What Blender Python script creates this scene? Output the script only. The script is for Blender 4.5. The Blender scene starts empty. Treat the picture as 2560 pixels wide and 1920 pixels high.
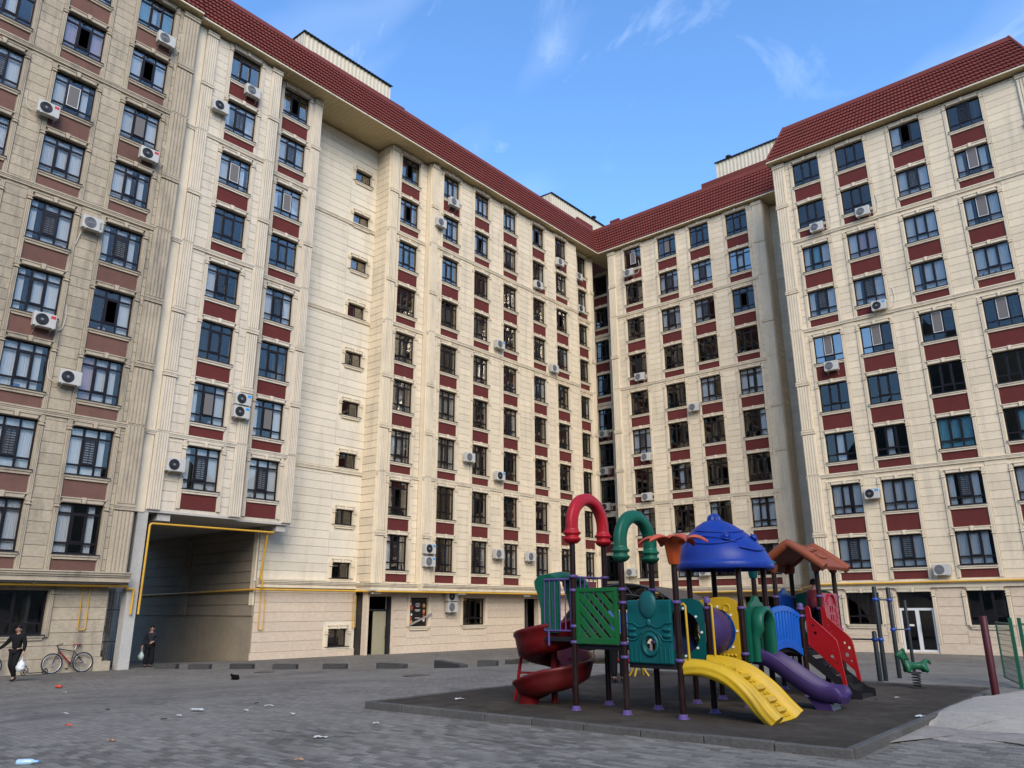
import bpy, bmesh, math, random
from mathutils import Vector, Matrix, Quaternion
R = math.radians
rnd = random.Random(7)
scene = bpy.context.scene
COL = scene.collection

# ------------------------------------------------------------------ camera
cam_d = bpy.data.cameras.new('camera')
cam = bpy.data.objects.new('camera', cam_d)
COL.objects.link(cam)
scene.camera = cam
YAW, PITCH, ROLL = R(40.909), R(16.373), R(-0.21)
cam_d.sensor_fit = 'HORIZONTAL'
cam_d.sensor_width = 36.0
cam_d.lens = 36.0 * 1911.7 / 2560.0
cam_d.clip_start = 0.1
cam_d.clip_end = 6000
_F = Vector((-math.sin(YAW), math.cos(YAW), 0)); _R = Vector((math.cos(YAW), math.sin(YAW), 0)); _Z = Vector((0, 0, 1))
_fw = _F * math.cos(PITCH) + _Z * math.sin(PITCH)
_up = -_F * math.sin(PITCH) + _Z * math.cos(PITCH)
_rr = _R * math.cos(ROLL) + _up * math.sin(ROLL)
_uu = -_R * math.sin(ROLL) + _up * math.cos(ROLL)
cam.matrix_world = Matrix(((_rr.x, _uu.x, -_fw.x, 0), (_rr.y, _uu.y, -_fw.y, 0), (_rr.z, _uu.z, -_fw.z, 0), (0, 0, 0, 1)))

# ------------------------------------------------------------------ sky and sun
SUN_AZ, SUN_EL = R(128), R(34)          # azimuth from +Y towards +X (behind the camera, to its right)
world = bpy.data.worlds.new('World'); scene.world = world; world.use_nodes = True
wt = world.node_tree; wn = wt.nodes; wl = wt.links
bg = wn['Background']; bg.inputs[1].default_value = 0.145
sky = wn.new('ShaderNodeTexSky'); sky.sky_type = 'NISHITA'; sky.sun_disc = False
sky.sun_elevation = SUN_EL; sky.sun_rotation = SUN_AZ
sky.air_density = 1.0; sky.dust_density = 0.35; sky.ozone_density = 3.5; sky.altitude = 700
# thin wisps of cirrus all over the sky
tc = wn.new('ShaderNodeTexCoord'); mp = wn.new('ShaderNodeMapping')
mp.inputs['Rotation'].default_value = (0.3, 0.5, 0.4); mp.inputs['Location'].default_value = (0.2, 4.4, 1.5); mp.inputs['Scale'].default_value = (1.6, 3.4, 3.0)
nz = wn.new('ShaderNodeTexNoise'); nz.inputs['Scale'].default_value = 2.1; nz.inputs['Detail'].default_value = 9; nz.inputs['Roughness'].default_value = 0.62; nz.inputs['Distortion'].default_value = 0.7
cr = wn.new('ShaderNodeValToRGB'); cr.color_ramp.elements[0].position = 0.585; cr.color_ramp.elements[1].position = 0.93
cr.color_ramp.elements[1].color = (0.32, 0.32, 0.32, 1)
wl.new(tc.outputs['Generated'], mp.inputs['Vector']); wl.new(mp.outputs[0], nz.inputs['Vector']); wl.new(nz.outputs['Fac'], cr.inputs['Fac'])
mx = wn.new('ShaderNodeMix'); mx.data_type = 'RGBA'
mx.inputs['B'].default_value = (5.0, 5.4, 5.8, 1)
nv = wn.new('ShaderNodeTexNoise'); nv.inputs['Scale'].default_value = 1.3; nv.inputs['Detail'].default_value = 3; nv.inputs['Distortion'].default_value = 0.5
vr = wn.new('ShaderNodeMapRange'); vr.inputs['From Min'].default_value = 0.46; vr.inputs['From Max'].default_value = 0.80; vr.inputs['To Max'].default_value = 0.22
wl.new(mp.outputs[0], nv.inputs['Vector']); wl.new(nv.outputs['Fac'], vr.inputs['Value'])
cm = wn.new('ShaderNodeMath'); cm.operation = 'ADD'; cm.use_clamp = True; wl.new(cr.outputs[0], cm.inputs[0]); wl.new(vr.outputs[0], cm.inputs[1])
wl.new(cm.outputs[0], mx.inputs['Factor']); hs = wn.new('ShaderNodeHueSaturation'); hs.inputs['Saturation'].default_value = 1.12; hs.inputs['Value'].default_value = 1.0; wl.new(sky.outputs[0], hs.inputs['Color']); wl.new(hs.outputs[0], mx.inputs['A']); wl.new(mx.outputs['Result'], bg.inputs[0])

sun_d = bpy.data.lights.new('sun', 'SUN'); sun_d.energy = 1.5; sun_d.angle = R(40); sun_d.color = (1.0, 0.88, 0.70)
sun = bpy.data.objects.new('sun', sun_d); COL.objects.link(sun)
_sd = Vector((math.sin(SUN_AZ) * math.cos(SUN_EL), math.cos(SUN_AZ) * math.cos(SUN_EL), math.sin(SUN_EL)))
sun.rotation_euler = (-_sd).to_track_quat('-Z', 'Y').to_euler()
sun.location = (40, -30, 60)

vs = scene.view_settings
vs.view_transform = 'Standard'; vs.look = 'None'; vs.gamma = 1.0; vs.use_curve_mapping = False
vs.exposure = 1.4
scene.cycles.max_bounces = 8; scene.cycles.transparent_max_bounces = 12
scene.cycles.diffuse_bounces = 4; scene.cycles.glossy_bounces = 4
scene.cycles.caustics_reflective = False; scene.cycles.caustics_refractive = False

# ------------------------------------------------------------------ pixel rays (photo is 2560 x 1920) for placing things on the ground
def pix_ray(u, v):
    return _fw + _rr * ((u - 1280) / 1911.7) + _uu * ((960 - v) / 1911.7)
def smooth(a, b, x):
    t = min(1, max(0, (x - a) / (b - a))); return t * t * (3 - 2 * t)
PAD_Z = -1.45
def ground_z(x, y):
    dx = max(-11.5 - x, 0, x - 3.0); dy = max(-6 - y, 0, y - 18.0)
    d = math.hypot(dx, dy)
    far = -2.02 + 0.005 * x - 0.0045 * y
    far = max(far, -2.5)
    if x < -34.0: far -= (-34.0 - x) * 0.035
    t = smooth(0.0, 15.0, d)
    return -1.545 * (1 - t) + far * t
def on_ground(u, v, dz=0.0):
    d = pix_ray(u, v); t = 4.0
    while t < 300:
        p = d * t
        if p.z <= ground_z(p.x, p.y) + dz: break
        t += 0.02
    return d * t
def on_z(u, v, z):
    d = pix_ray(u, v); return d * (z / d.z)
def on_x(u, v, x):
    d = pix_ray(u, v); return d * (x / d.x)
def on_y(u, v, y):
    d = pix_ray(u, v); return d * (y / d.y)

# ------------------------------------------------------------------ mesh helpers
class MB:
    def __init__(s): s.v = []; s.f = []; s.m = []; s.cur = 0; s.sm = []
    def quad(s, a, b, c, d): s.poly([a, b, c, d])
    def poly(s, pts, smooth=False):
        n = len(s.v); s.v += [tuple(p) for p in pts]; s.f.append(tuple(range(n, n + len(pts)))); s.m.append(s.cur); s.sm.append(smooth)
    def box(s, x0, x1, y0, y1, z0, z1):
        n = len(s.v)
        s.v += [(x0, y0, z0), (x1, y0, z0), (x1, y1, z0), (x0, y1, z0), (x0, y0, z1), (x1, y0, z1), (x1, y1, z1), (x0, y1, z1)]
        for f in ((0, 3, 2, 1), (4, 5, 6, 7), (0, 1, 5, 4), (1, 2, 6, 5), (2, 3, 7, 6), (3, 0, 4, 7)):
            s.f.append(tuple(n + i for i in f)); s.m.append(s.cur); s.sm.append(False)
        return s
    def obox(s, c, ax, ay, az):            # oriented box: centre and three half axes
        c, ax, ay, az = Vector(c), Vector(ax), Vector(ay), Vector(az); n = len(s.v)
        for dz in (-1, 1):
            for dx, dy in ((-1, -1), (1, -1), (1, 1), (-1, 1)): s.v.append(tuple(c + ax * dx + ay * dy + az * dz))
        for f in ((0, 3, 2, 1), (4, 5, 6, 7), (0, 1, 5, 4), (1, 2, 6, 5), (2, 3, 7, 6), (3, 0, 4, 7)):
            s.f.append(tuple(n + i for i in f)); s.m.append(s.cur); s.sm.append(False)
        return s
    def grid(s, rows, closed_u=False, closed_v=False, smooth=True):   # rows: list of equal-length point lists
        n = len(s.v); H = len(rows); W = len(rows[0])
        for r in rows: s.v += [tuple(p) for p in r]
        for i in range(H if closed_v else H - 1):
            for j in range(W if closed_u else W - 1):
                a, b = n + i * W + j, n + i * W + (j + 1) % W
                c, d = n + ((i + 1) % H) * W + (j + 1) % W, n + ((i + 1) % H) * W + j
                s.f.append((a, b, c, d)); s.m.append(s.cur); s.sm.append(smooth)
        return s
    def tube(s, pts, r, seg=8, caps=True, closed=False):
        pts = [Vector(p) for p in pts]; n = len(pts); rows = []
        rs = r if isinstance(r, (list, tuple)) else [r] * n
        t0 = (pts[1] - pts[0]).normalized()
        ref = Vector((0, 0, 1)) if abs(t0.z) < 0.9 else Vector((1, 0, 0))
        nrm = (ref - t0 * ref.dot(t0)).normalized()
        for i in range(n):
            if closed: t = (pts[(i + 1) % n] - pts[i - 1]).normalized()
            else: t = ((pts[min(i + 1, n - 1)] - pts[max(i - 1, 0)])).normalized()
            nrm = (nrm - t * nrm.dot(t)); nrm = nrm.normalized() if nrm.length > 1e-6 else t.orthogonal().normalized()
            bn = t.cross(nrm)
            rows.append([pts[i] + (nrm * math.cos(2 * math.pi * k / seg) + bn * math.sin(2 * math.pi * k / seg)) * rs[i] for k in range(seg)])
        s.grid(rows, closed_u=True, closed_v=closed)
        if caps and not closed:
            s.poly(rows[0][::-1]); s.poly(rows[-1])
        return s
    def lathe(s, prof, seg=16, c=(0, 0, 0), caps=True):
        rows = [[(c[0] + r * math.cos(2 * math.pi * k / seg), c[1] + r * math.sin(2 * math.pi * k / seg), c[2] + z) for k in range(seg)] for r, z in prof]
        s.grid(rows, closed_u=True)
        if caps:
            if prof[0][0] > 1e-4: s.poly(rows[0][::-1])
            if prof[-1][0] > 1e-4: s.poly(rows[-1])
        return s
    def prism(s, poly, y0, y1, tr=None):   # polygon in (x,z), extruded along y
        tr = tr or (lambda p: p)
        A = [tr((x, y0, z)) for x, z in poly]; B = [tr((x, y1, z)) for x, z in poly]
        s.poly(A); s.poly(B[::-1]); n = len(poly)
        for i in range(n): s.poly([A[i], B[i], B[(i + 1) % n], A[(i + 1) % n]])
        return s
    def mesh(s, name='mesh', fix=False, weld=False):
        me = bpy.data.meshes.new(name); me.from_pydata(s.v, [], s.f)
        if any(s.m): me.polygons.foreach_set('material_index', s.m)
        if any(s.sm): me.polygons.foreach_set('use_smooth', s.sm)
        if fix or weld:
            bm = bmesh.new(); bm.from_mesh(me)
            if weld: bmesh.ops.remove_doubles(bm, verts=bm.verts, dist=1e-5)
            bmesh.ops.recalc_face_normals(bm, faces=bm.faces); bm.to_mesh(me); bm.free()
        me.update()
        return me
    def obj(s, name, mats, parent=None, loc=None, rot=None, fix=True, weld=False):
        return put(name, s.mesh(name, fix, weld), mats, parent, loc, rot)
def put(name, me, mats=None, parent=None, loc=None, rot=None):
    if mats is not None and len(me.materials) == 0:
        for m in (mats if isinstance(mats, (list, tuple)) else [mats]): me.materials.append(m)
    o = bpy.data.objects.new(name, me); COL.objects.link(o)
    if parent is not None: o.parent = parent
    if loc is not None: o.location = loc
    if rot is not None: o.rotation_euler = rot
    return o
def tag(o, label=None, cat=None, group=None, kind=None):
    if label: o['label'] = label
    if cat: o['category'] = cat
    if group: o['group'] = group
    if kind: o['kind'] = kind
    return o
def empty(name, loc=(0, 0, 0), rz=0.0):
    o = bpy.data.objects.new(name, None); COL.objects.link(o); o.location = loc; o.rotation_euler = (0, 0, rz); o.empty_display_size = 0.3
    return o
def copy_tree(o, parent=None):
    c = o.copy(); COL.objects.link(c); c.parent = parent
    for ch in list(o.children): copy_tree(ch, c)
    return c
def bevel(o, w=0.01, seg=2):
    m = o.modifiers.new('bevel', 'BEVEL'); m.width = w; m.segments = seg; m.limit_method = 'ANGLE'; m.angle_limit = R(40)
    return o

# ------------------------------------------------------------------ materials
MATS = {}
def mat(name, col, rough=0.7, metal=0.0, noise=None, bump=None, spec=0.5, var=0.0, coat=0.0, streak=None, dirt=None):
    """noise=(scale,amount[,stretch xyz]) varies the colour, bump=(scale,strength), var = random value per object,
    streak=(colour, scale, amount) adds stains with a shape of their own."""
    m = bpy.data.materials.new(name); m.use_nodes = True; MATS[name] = m
    nt = m.node_tree; N = nt.nodes; L = nt.links; b = N['Principled BSDF']
    b.inputs['Base Color'].default_value = (*col, 1); b.inputs['Roughness'].default_value = rough; b.inputs['Metallic'].default_value = metal
    b.inputs['Specular IOR Level'].default_value = spec
    if coat: b.inputs['Coat Weight'].default_value = coat; b.inputs['Coat Roughness'].default_value = 0.15
    geo = None; cur = None
    def coords(stretch=(1, 1, 1)):
        g = N.new('ShaderNodeNewGeometry'); mpn = N.new('ShaderNodeMapping'); mpn.inputs['Scale'].default_value = stretch
        L.new(g.outputs['Position'], mpn.inputs['Vector']); return mpn.outputs[0]
    def hsv(colsock, valsock, lo, hi):
        mr = N.new('ShaderNodeMapRange'); mr.inputs['From Min'].default_value = 0.25 if lo < 1 else 0; mr.inputs['From Max'].default_value = 0.75
        mr.inputs['To Min'].default_value = lo; mr.inputs['To Max'].default_value = hi; L.new(valsock, mr.inputs['Value'])
        mm = N.new('ShaderNodeMix'); mm.data_type = 'RGBA'; mm.blend_type = 'MULTIPLY'; mm.inputs['Factor'].default_value = 1
        if colsock is None: mm.inputs['A'].default_value = (*col, 1)
        else: L.new(colsock, mm.inputs['A'])
        L.new(mr.outputs[0], mm.inputs['B']); return mm.outputs['Result']
    if noise:
        nlist = noise if isinstance(noise, list) else [noise]
        for nn in nlist:
            sc_, am = nn[0], nn[1]; st = nn[2] if len(nn) > 2 else (1, 1, 1)
            t = N.new('ShaderNodeTexNoise'); t.inputs['Scale'].default_value = sc_; t.inputs['Detail'].default_value = 6; t.inputs['Roughness'].default_value = 0.65
            L.new(coords(st), t.inputs['Vector']); cur = hsv(cur, t.outputs['Fac'], 1 - am, 1 + am)
    if var:
        oi = N.new('ShaderNodeObjectInfo'); mr = N.new('ShaderNodeMapRange'); mr.inputs['To Min'].default_value = 1 - var; mr.inputs['To Max'].default_value = 1 + var
        gi = N.new('ShaderNodeNewGeometry'); ad = N.new('ShaderNodeMath'); ad.operation = 'ADD'; fr_ = N.new('ShaderNodeMath'); fr_.operation = 'FRACT'; L.new(gi.outputs['Random Per Island'], ad.inputs[0]); L.new(oi.outputs['Random'], ad.inputs[1]); L.new(ad.outputs[0], fr_.inputs[0]); L.new(fr_.outputs[0], mr.inputs['Value'])
        mm = N.new('ShaderNodeMix'); mm.data_type = 'RGBA'; mm.blend_type = 'MULTIPLY'; mm.inputs['Factor'].default_value = 1
        if cur is None: mm.inputs['A'].default_value = (*col, 1)
        else: L.new(cur, mm.inputs['A'])
        L.new(mr.outputs[0], mm.inputs['B']); cur = mm.outputs['Result']
    if streak:
        sc_col, sc_, am = streak[0], streak[1], streak[2]; st = streak[3] if len(streak) > 3 else (1, 1, 1)
        t = N.new('ShaderNodeTexNoise'); t.inputs['Scale'].default_value = sc_; t.inputs['Detail'].default_value = 8; t.inputs['Roughness'].default_value = 0.7
        L.new(coords(st), t.inputs['Vector'])
        mr = N.new('ShaderNodeMapRange'); mr.inputs['From Min'].default_value = 0.5; mr.inputs['From Max'].default_value = 0.72; mr.inputs['To Max'].default_value = am
        L.new(t.outputs['Fac'], mr.inputs['Value'])
        mm = N.new('ShaderNodeMix'); mm.data_type = 'RGBA'; L.new(mr.outputs[0], mm.inputs['Factor']); mm.inputs['B'].default_value = (*sc_col, 1)
        if cur is None: mm.inputs['A'].default_value = (*col, 1)
        else: L.new(cur, mm.inputs['A'])
        cur = mm.outputs['Result']
    if cur is not None: L.new(cur, b.inputs['Base Color'])
    if bump:
        t = N.new('ShaderNodeTexNoise'); t.inputs['Scale'].default_value = bump[0]; t.inputs['Detail'].default_value = 5
        L.new(coords(bump[2] if len(bump) > 2 else (1, 1, 1)), t.inputs['Vector'])
        bp = N.new('ShaderNodeBump'); bp.inputs['Strength'].default_value = bump[1]; bp.inputs['Distance'].default_value = 0.02
        L.new(t.outputs['Fac'], bp.inputs['Height']); L.new(bp.outputs[0], b.inputs['Normal'])
    return m
def glass_mat(name, refl=0.1, tint=(0.75, 0.8, 0.82)):
    m = bpy.data.materials.new(name); m.use_nodes = True; nt = m.node_tree; N = nt.nodes; L = nt.links
    N.remove(N['Principled BSDF']); out = N['Material Output']
    tr = N.new('ShaderNodeBsdfTransparent'); tr.inputs[0].default_value = (*tint, 1)
    gl = N.new('ShaderNodeBsdfGlossy'); gl.inputs['Roughness'].default_value = 0.015; gl.inputs['Color'].default_value = (1.0, 0.95, 0.88, 1)
    fr = N.new('ShaderNodeFresnel'); fr.inputs['IOR'].default_value = 1.52
    ma = N.new('ShaderNodeMath'); ma.operation = 'MULTIPLY_ADD'; ma.inputs[1].default_value = 0.8; ma.inputs[2].default_value = refl; ma.use_clamp = True
    # the slight waviness of float glass in each pane
    g = N.new('ShaderNodeNewGeometry'); t = N.new('ShaderNodeTexNoise'); t.inputs['Scale'].default_value = 0.9; t.inputs['Detail'].default_value = 1
    bp = N.new('ShaderNodeBump'); bp.inputs['Strength'].default_value = 0.06; bp.inputs['Distance'].default_value = 0.05
    L.new(g.outputs['Position'], t.inputs['Vector']); L.new(t.outputs['Fac'], bp.inputs['Height']); L.new(bp.outputs[0], gl.inputs['Normal'])
    mxs = N.new('ShaderNodeMixShader'); L.new(fr.outputs[0], ma.inputs[0]); L.new(ma.outputs[0], mxs.inputs[0]); L.new(tr.outputs[0], mxs.inputs[1]); L.new(gl.outputs[0], mxs.inputs[2])
    L.new(mxs.outputs[0], out.inputs['Surface']); MATS[name] = m
    return m

STONE = mat('cream_stone', (0.67, 0.56, 0.395), 0.85, noise=[(0.5, 0.08), (7, 0.10, (1, 1, 2.6))], bump=(35, 0.25, (1, 1, 2)), var=0.06, streak=((0.36, 0.31, 0.235), 1.1, 0.5, (2.2, 2.2, .22)))
STONE_PALE = mat('pale_stone', (0.60, 0.52, 0.40), 0.85, noise=[(0.5, 0.08), (7, 0.11, (1, 1, 2.6))], bump=(35, 0.25, (1, 1, 2)), var=0.06, streak=((0.34, 0.30, 0.25), 1.1, 0.5, (2.2, 2.2, .22)))
STONE_WALL = mat('ivory_stone', (0.66, 0.58, 0.44), 0.85, noise=[(0.4, 0.07), (5, 0.09, (1, 1, 4.5))], bump=(30, 0.25, (1, 1, 3)), var=0.05, streak=((0.42, 0.36, 0.25), 0.8, 0.5, (1.5, 1.5, .4)))
STONE_GREY = mat('weathered_stone', (0.39, 0.325, 0.23), 0.9, noise=[(0.6, 0.12), (6, 0.2, (1, 1, 2.2))], bump=(25, 0.4), var=0.09, streak=((0.14, 0.12, 0.095), 1.2, 0.75, (1.8, 1.8, .3)))
STONE_BASE = mat('pinkish_base_stone', (0.57, 0.455, 0.33), 0.85, noise=[(0.5, 0.08), (5, 0.14, (1, 1, 1.6))], bump=(25, 0.3), var=0.04)
TRIM = mat('cream_trim', (0.69, 0.585, 0.42), 0.8, noise=[(1.0, 0.08), (9, 0.06)], streak=((0.36, 0.31, 0.235), 1.1, 0.55, (2.2, 2.2, .22)))
TRIM_PALE = mat('pale_trim', (0.62, 0.54, 0.415), 0.8, noise=[(1.0, 0.08), (9, 0.06)], streak=((0.33, 0.30, 0.25), 1.1, 0.55, (2.2, 2.2, .22)))
TRIM_GREY = mat('weathered_trim', (0.42, 0.35, 0.25), 0.85, noise=[(1.0, 0.13), (9, 0.1)], streak=((0.15, 0.13, 0.11), 1.1, 0.75, (1, 1, .3)))
RED = mat('oxblood_panel', (0.112, 0.026, 0.023), 0.85, spec=0.15, noise=[(2, 0.10), (25, 0.08)], bump=(40, 0.2), var=0.06)
RED_DULL = mat('faded_brown_panel', (0.155, 0.08, 0.062), 0.9, spec=0.15, noise=[(2, 0.14), (25, 0.1)], bump=(40, 0.3), var=0.08, streak=((0.09, 0.055, 0.05), 1.2, 0.5, (1, 1, .4)))
FRAME = mat('dark_window_frame', (0.012, 0.009, 0.010), 0.4, spec=0.25)
FRAME_W = mat('white_sash', (0.62, 0.62, 0.6), 0.5)
GLASS = glass_mat('window_glass', 0.0, (0.95, 0.96, 0.96))
GLASS_HI = glass_mat('coated_glass', 0.22, (0.6, 0.62, 0.63))
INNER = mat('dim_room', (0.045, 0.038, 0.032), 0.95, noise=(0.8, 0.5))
CURT = mat('white_curtain', (0.84, 0.83, 0.80), 0.9, var=0.08)
CURT_P = mat('pink_curtain', (0.62, 0.45, 0.50), 0.9)
CURT_T = mat('teal_curtain', (0.22, 0.50, 0.56), 0.9)
CURT_B = mat('beige_curtain', (0.42, 0.35, 0.25), 0.9)
SCREEN = mat('insect_screen', (0.14, 0.13, 0.125), 0.9)
ROOF = mat('red_metal_tile', (0.15, 0.036, 0.027), 0.6, noise=[(0.7, 0.10), (6, 0.06)], spec=0.12, streak=((0.10, 0.035, 0.032), 1.3, 0.4, (1, 1, .4)))
SOFFIT = mat('cream_soffit', (0.50, 0.40, 0.22), 0.6, noise=(1, .06))
CLAD = mat('cream_cladding', (0.60, 0.52, 0.37), 0.5, noise=(1.5, .06))
DARKMETAL = mat('dark_metal', (0.025, 0.025, 0.028), 0.45, metal=0.3)
CONC = mat('concrete', (0.42, 0.40, 0.36), 0.9, noise=[(1.2, 0.1), (14, 0.12)], bump=(30, 0.3))
YPIPE = mat('yellow_gas_pipe', (0.60, 0.33, 0.03), 0.45, noise=(4, .12), streak=((0.30, 0.17, 0.03), 2.0, .5))
# ------------------------------------------------------------------ apartment blocks: facade kit
# local frame of every facade: X to the right along the wall, -Y outwards, Z up
ZB = {n: 2.054 + 3.0 * (n - 1) for n in range(1, 10)}
def row_h(n, F=False): return 1.69 if F else (1.92 if n <= 2 else 1.87 if n <= 4 else 1.81)
STRING_ROWS = (8, 6, 3)
_tpl = {}
def tpl(key, make, mats):
    if key not in _tpl:
        me = make().mesh(key[0] if isinstance(key, tuple) else key, True)
        for m in (mats if isinstance(mats, (list, tuple)) else [mats]): me.materials.append(m)
        _tpl[key] = me
    return _tpl[key]
def win_grid(w, h, style):
    fo, mu = 0.065, 0.075
    xs = [fo, w / 3 - mu / 2, w / 3 + mu / 2, 2 * w / 3 - mu / 2, 2 * w / 3 + mu / 2, w - fo]
    if style == 'T': zz = [fo, h * .215 - mu / 2, h * .215 + mu / 2, h * .80 - mu / 2, h * .80 + mu / 2, h - fo]
    elif style == 'F': zz = [fo, h * .25 - mu / 2, h * .25 + mu / 2, h - fo]
    else:
        zz = [fo, h - fo]; xs = [fo, w / 2 - mu / 2, w / 2 + mu / 2, w - fo]
    return xs, zz
def make_frame(w, h, style):
    b = MB(); xs, zz = win_grid(w, h, style); y0, y1 = 0.15, 0.21
    b.box(0, w, y0, y1, 0, zz[0]); b.box(0, w, y0, y1, zz[-1], h)
    b.box(0, xs[0], y0 + .001, y1, zz[0], zz[-1]); b.box(xs[-1], w, y0 + .001, y1, zz[0], zz[-1])
    for i in range(1, len(xs) - 1, 2): b.box(xs[i], xs[i + 1], y0 + .001, y1, zz[0], zz[-1])
    for i in range(1, len(zz) - 1, 2):
        for j in range(0, len(xs), 2): b.box(xs[j], xs[j + 1], y0 + .003, y1, zz[i], zz[i + 1])
    if len(xs) > 4:                       # opening sash in the middle column: a heavier inner frame
        za, zb_ = (zz[2], zz[3]); t = 0.045
        x0, x1 = xs[2], xs[3]; ya, yb = y0 - .02, y1 - .01
        b.box(x0 - .015, x1 + .015, ya, yb, za - .012, za + t); b.box(x0 - .015, x1 + .015, ya, yb, zb_ - t, zb_ + .012)
        b.box(x0 - .015, x0 + t, ya, yb, za + t, zb_ - t); b.box(x1 - t, x1 + .015, ya, yb, za + t, zb_ - t)
    return b
def make_pane(w, h): return MB().box(0, w, 0, 0.008, 0, h)
def make_curtain(w, h, seed=0, flat=False):
    b = MB(); n = 3 if flat else 22; r = random.Random(seed); ph = r.uniform(0, 6); rows = []
    for z in (0, h * .5, h):
        rows.append([(w * i / n, 0 if flat else 0.022 * math.sin(ph + i * 1.9 + 0.6 * math.sin(i * .7 + ph)) + 0.01 * math.sin(z * 3 + i), z) for i in range(n + 1)])
    return b.grid(rows, smooth=not flat)
def make_grille(w, h):
    b = MB(); n = 11
    for i in range(n): b.box(0.02, w - .02, 0, .012, h * (i + .35) / n, h * (i + .35) / n + .045)
    for x in (0.0, w * .5 - .01, w - .02): b.box(x, x + .02, .002, .02, 0, h)
    return b
def make_basket(w, h):                     # grille that leans out of the wall
    b = MB(); n = 9
    for i in range(n):
        z = h * i / (n - 1); d = 0.28 * (1 - i / (n - 1)) + .02
        b.tube([(0, 0, z), (0, -d, z), (w, -d, z), (w, 0, z)], .008, 5)
    for x in (0, w * .25, w * .5, w * .75, w): b.tube([(x, -.30, 0), (x, -.02, h)], .008, 5)
    return b
def make_screen_frame(w, h):
    t = .025; return MB().box(0, w, 0, .02, 0, t).box(0, w, 0, .02, h - t, h).box(0, t, 0, .02, t, h - t).box(w - t, w, 0, .02, t, h - t)
def make_lintel(w):
    b = MB(); e = 0.03
    for x0, x1 in ((e, w / 2 - .09), (w / 2 + .09, w - e)):
        b.prism([(x0 + .06, .02), (x1, .02), (x1, .16), (x0, .16)] if x0 == e else [(x0, .02), (x1 - .06, .02), (x1, .16), (x0, .16)], -.055, .05)
    b.box(-.01, w + .01, -.085, .05, .16, .205)
    b.box(-.01, w + .01, -.03, .048, 0, .02)
    b.prism([(w / 2 - .06, -.005), (w / 2 + .06, -.005), (w / 2 + .085, .225), (w / 2 - .085, .225)], -.115, .046)
    return b
def make_sill(w):
    b = MB(); b.cur = 1; b.box(-.05, w + .05, -.13, .14, -.03, 0); b.cur = 0
    b.box(-.03, w + .03, -.10, .05, -.10, -.03); b.prism([(-.03, -.10), (w + .03, -.10), (w - .03, -.20), (.03, -.20)], -.06, .05)
    return b
def make_panel(w, h): return MB().box(.02, w - .02, .004, .06, 0, h)
def make_jamb(h, cap_z):
    b = MB(); W = .17
    b.box(0, W, -.02, .05, 0, h)
    for x in (.01, .065, .12): b.box(x, x + .04, -.05, -.018, 0.0, cap_z - .05)
    for z, p in ((cap_z, .085), (cap_z + .12, .075)): b.box(-.02, W + .02, -p, .03, z, z + .035)
    b.box(.015, W - .015, -.055, .03, cap_z + .035, cap_z + .12)
    if h > cap_z + .2:
        for x in (.01, .065, .12): b.box(x, x + .04, -.045, -.018, cap_z + .155, h)
    return b
def make_pilaster(w, h, cap=True, n=5):
    b = MB(); b.box(0, w, -.06, .05, 0, h)
    hh = h - (.30 if cap else .02); rw = w / (n * 1.5 + .5)
    for i in range(n):
        x = rw * .5 + i * rw * 1.5
        b.box(x, x + rw, -.105, -.058, .03, hh)
    if cap:
        b.box(-.02, w + .02, -.15, .028, h - .10, h - .02); b.box(-.005, w + .005, -.125, .029, h - .16, h - .10); b.box(-.02, w + .02, -.14, .028, h - .24, h - .18)
    return b
def make_string(L, lo=0, hi=0):
    b = MB()
    for z0, z1, p in ((-.06, 0, .105), (-.12, -.065, .08), (-.20, -.125, .06)): b.box(0, L, -p, .05, z0, z1)
    return b
def make_cornice(L):
    b = MB()
    for z0, z1, p in ((-.05, 0, .34), (-.13, -.055, .30), (-.20, -.135, .25), (-.38, -.205, .20)): b.box(0, L, -p, .05, z0, z1)
    return b
def make_course(w, h): return MB().box(0, w, 0, .06, 0, h)

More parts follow.
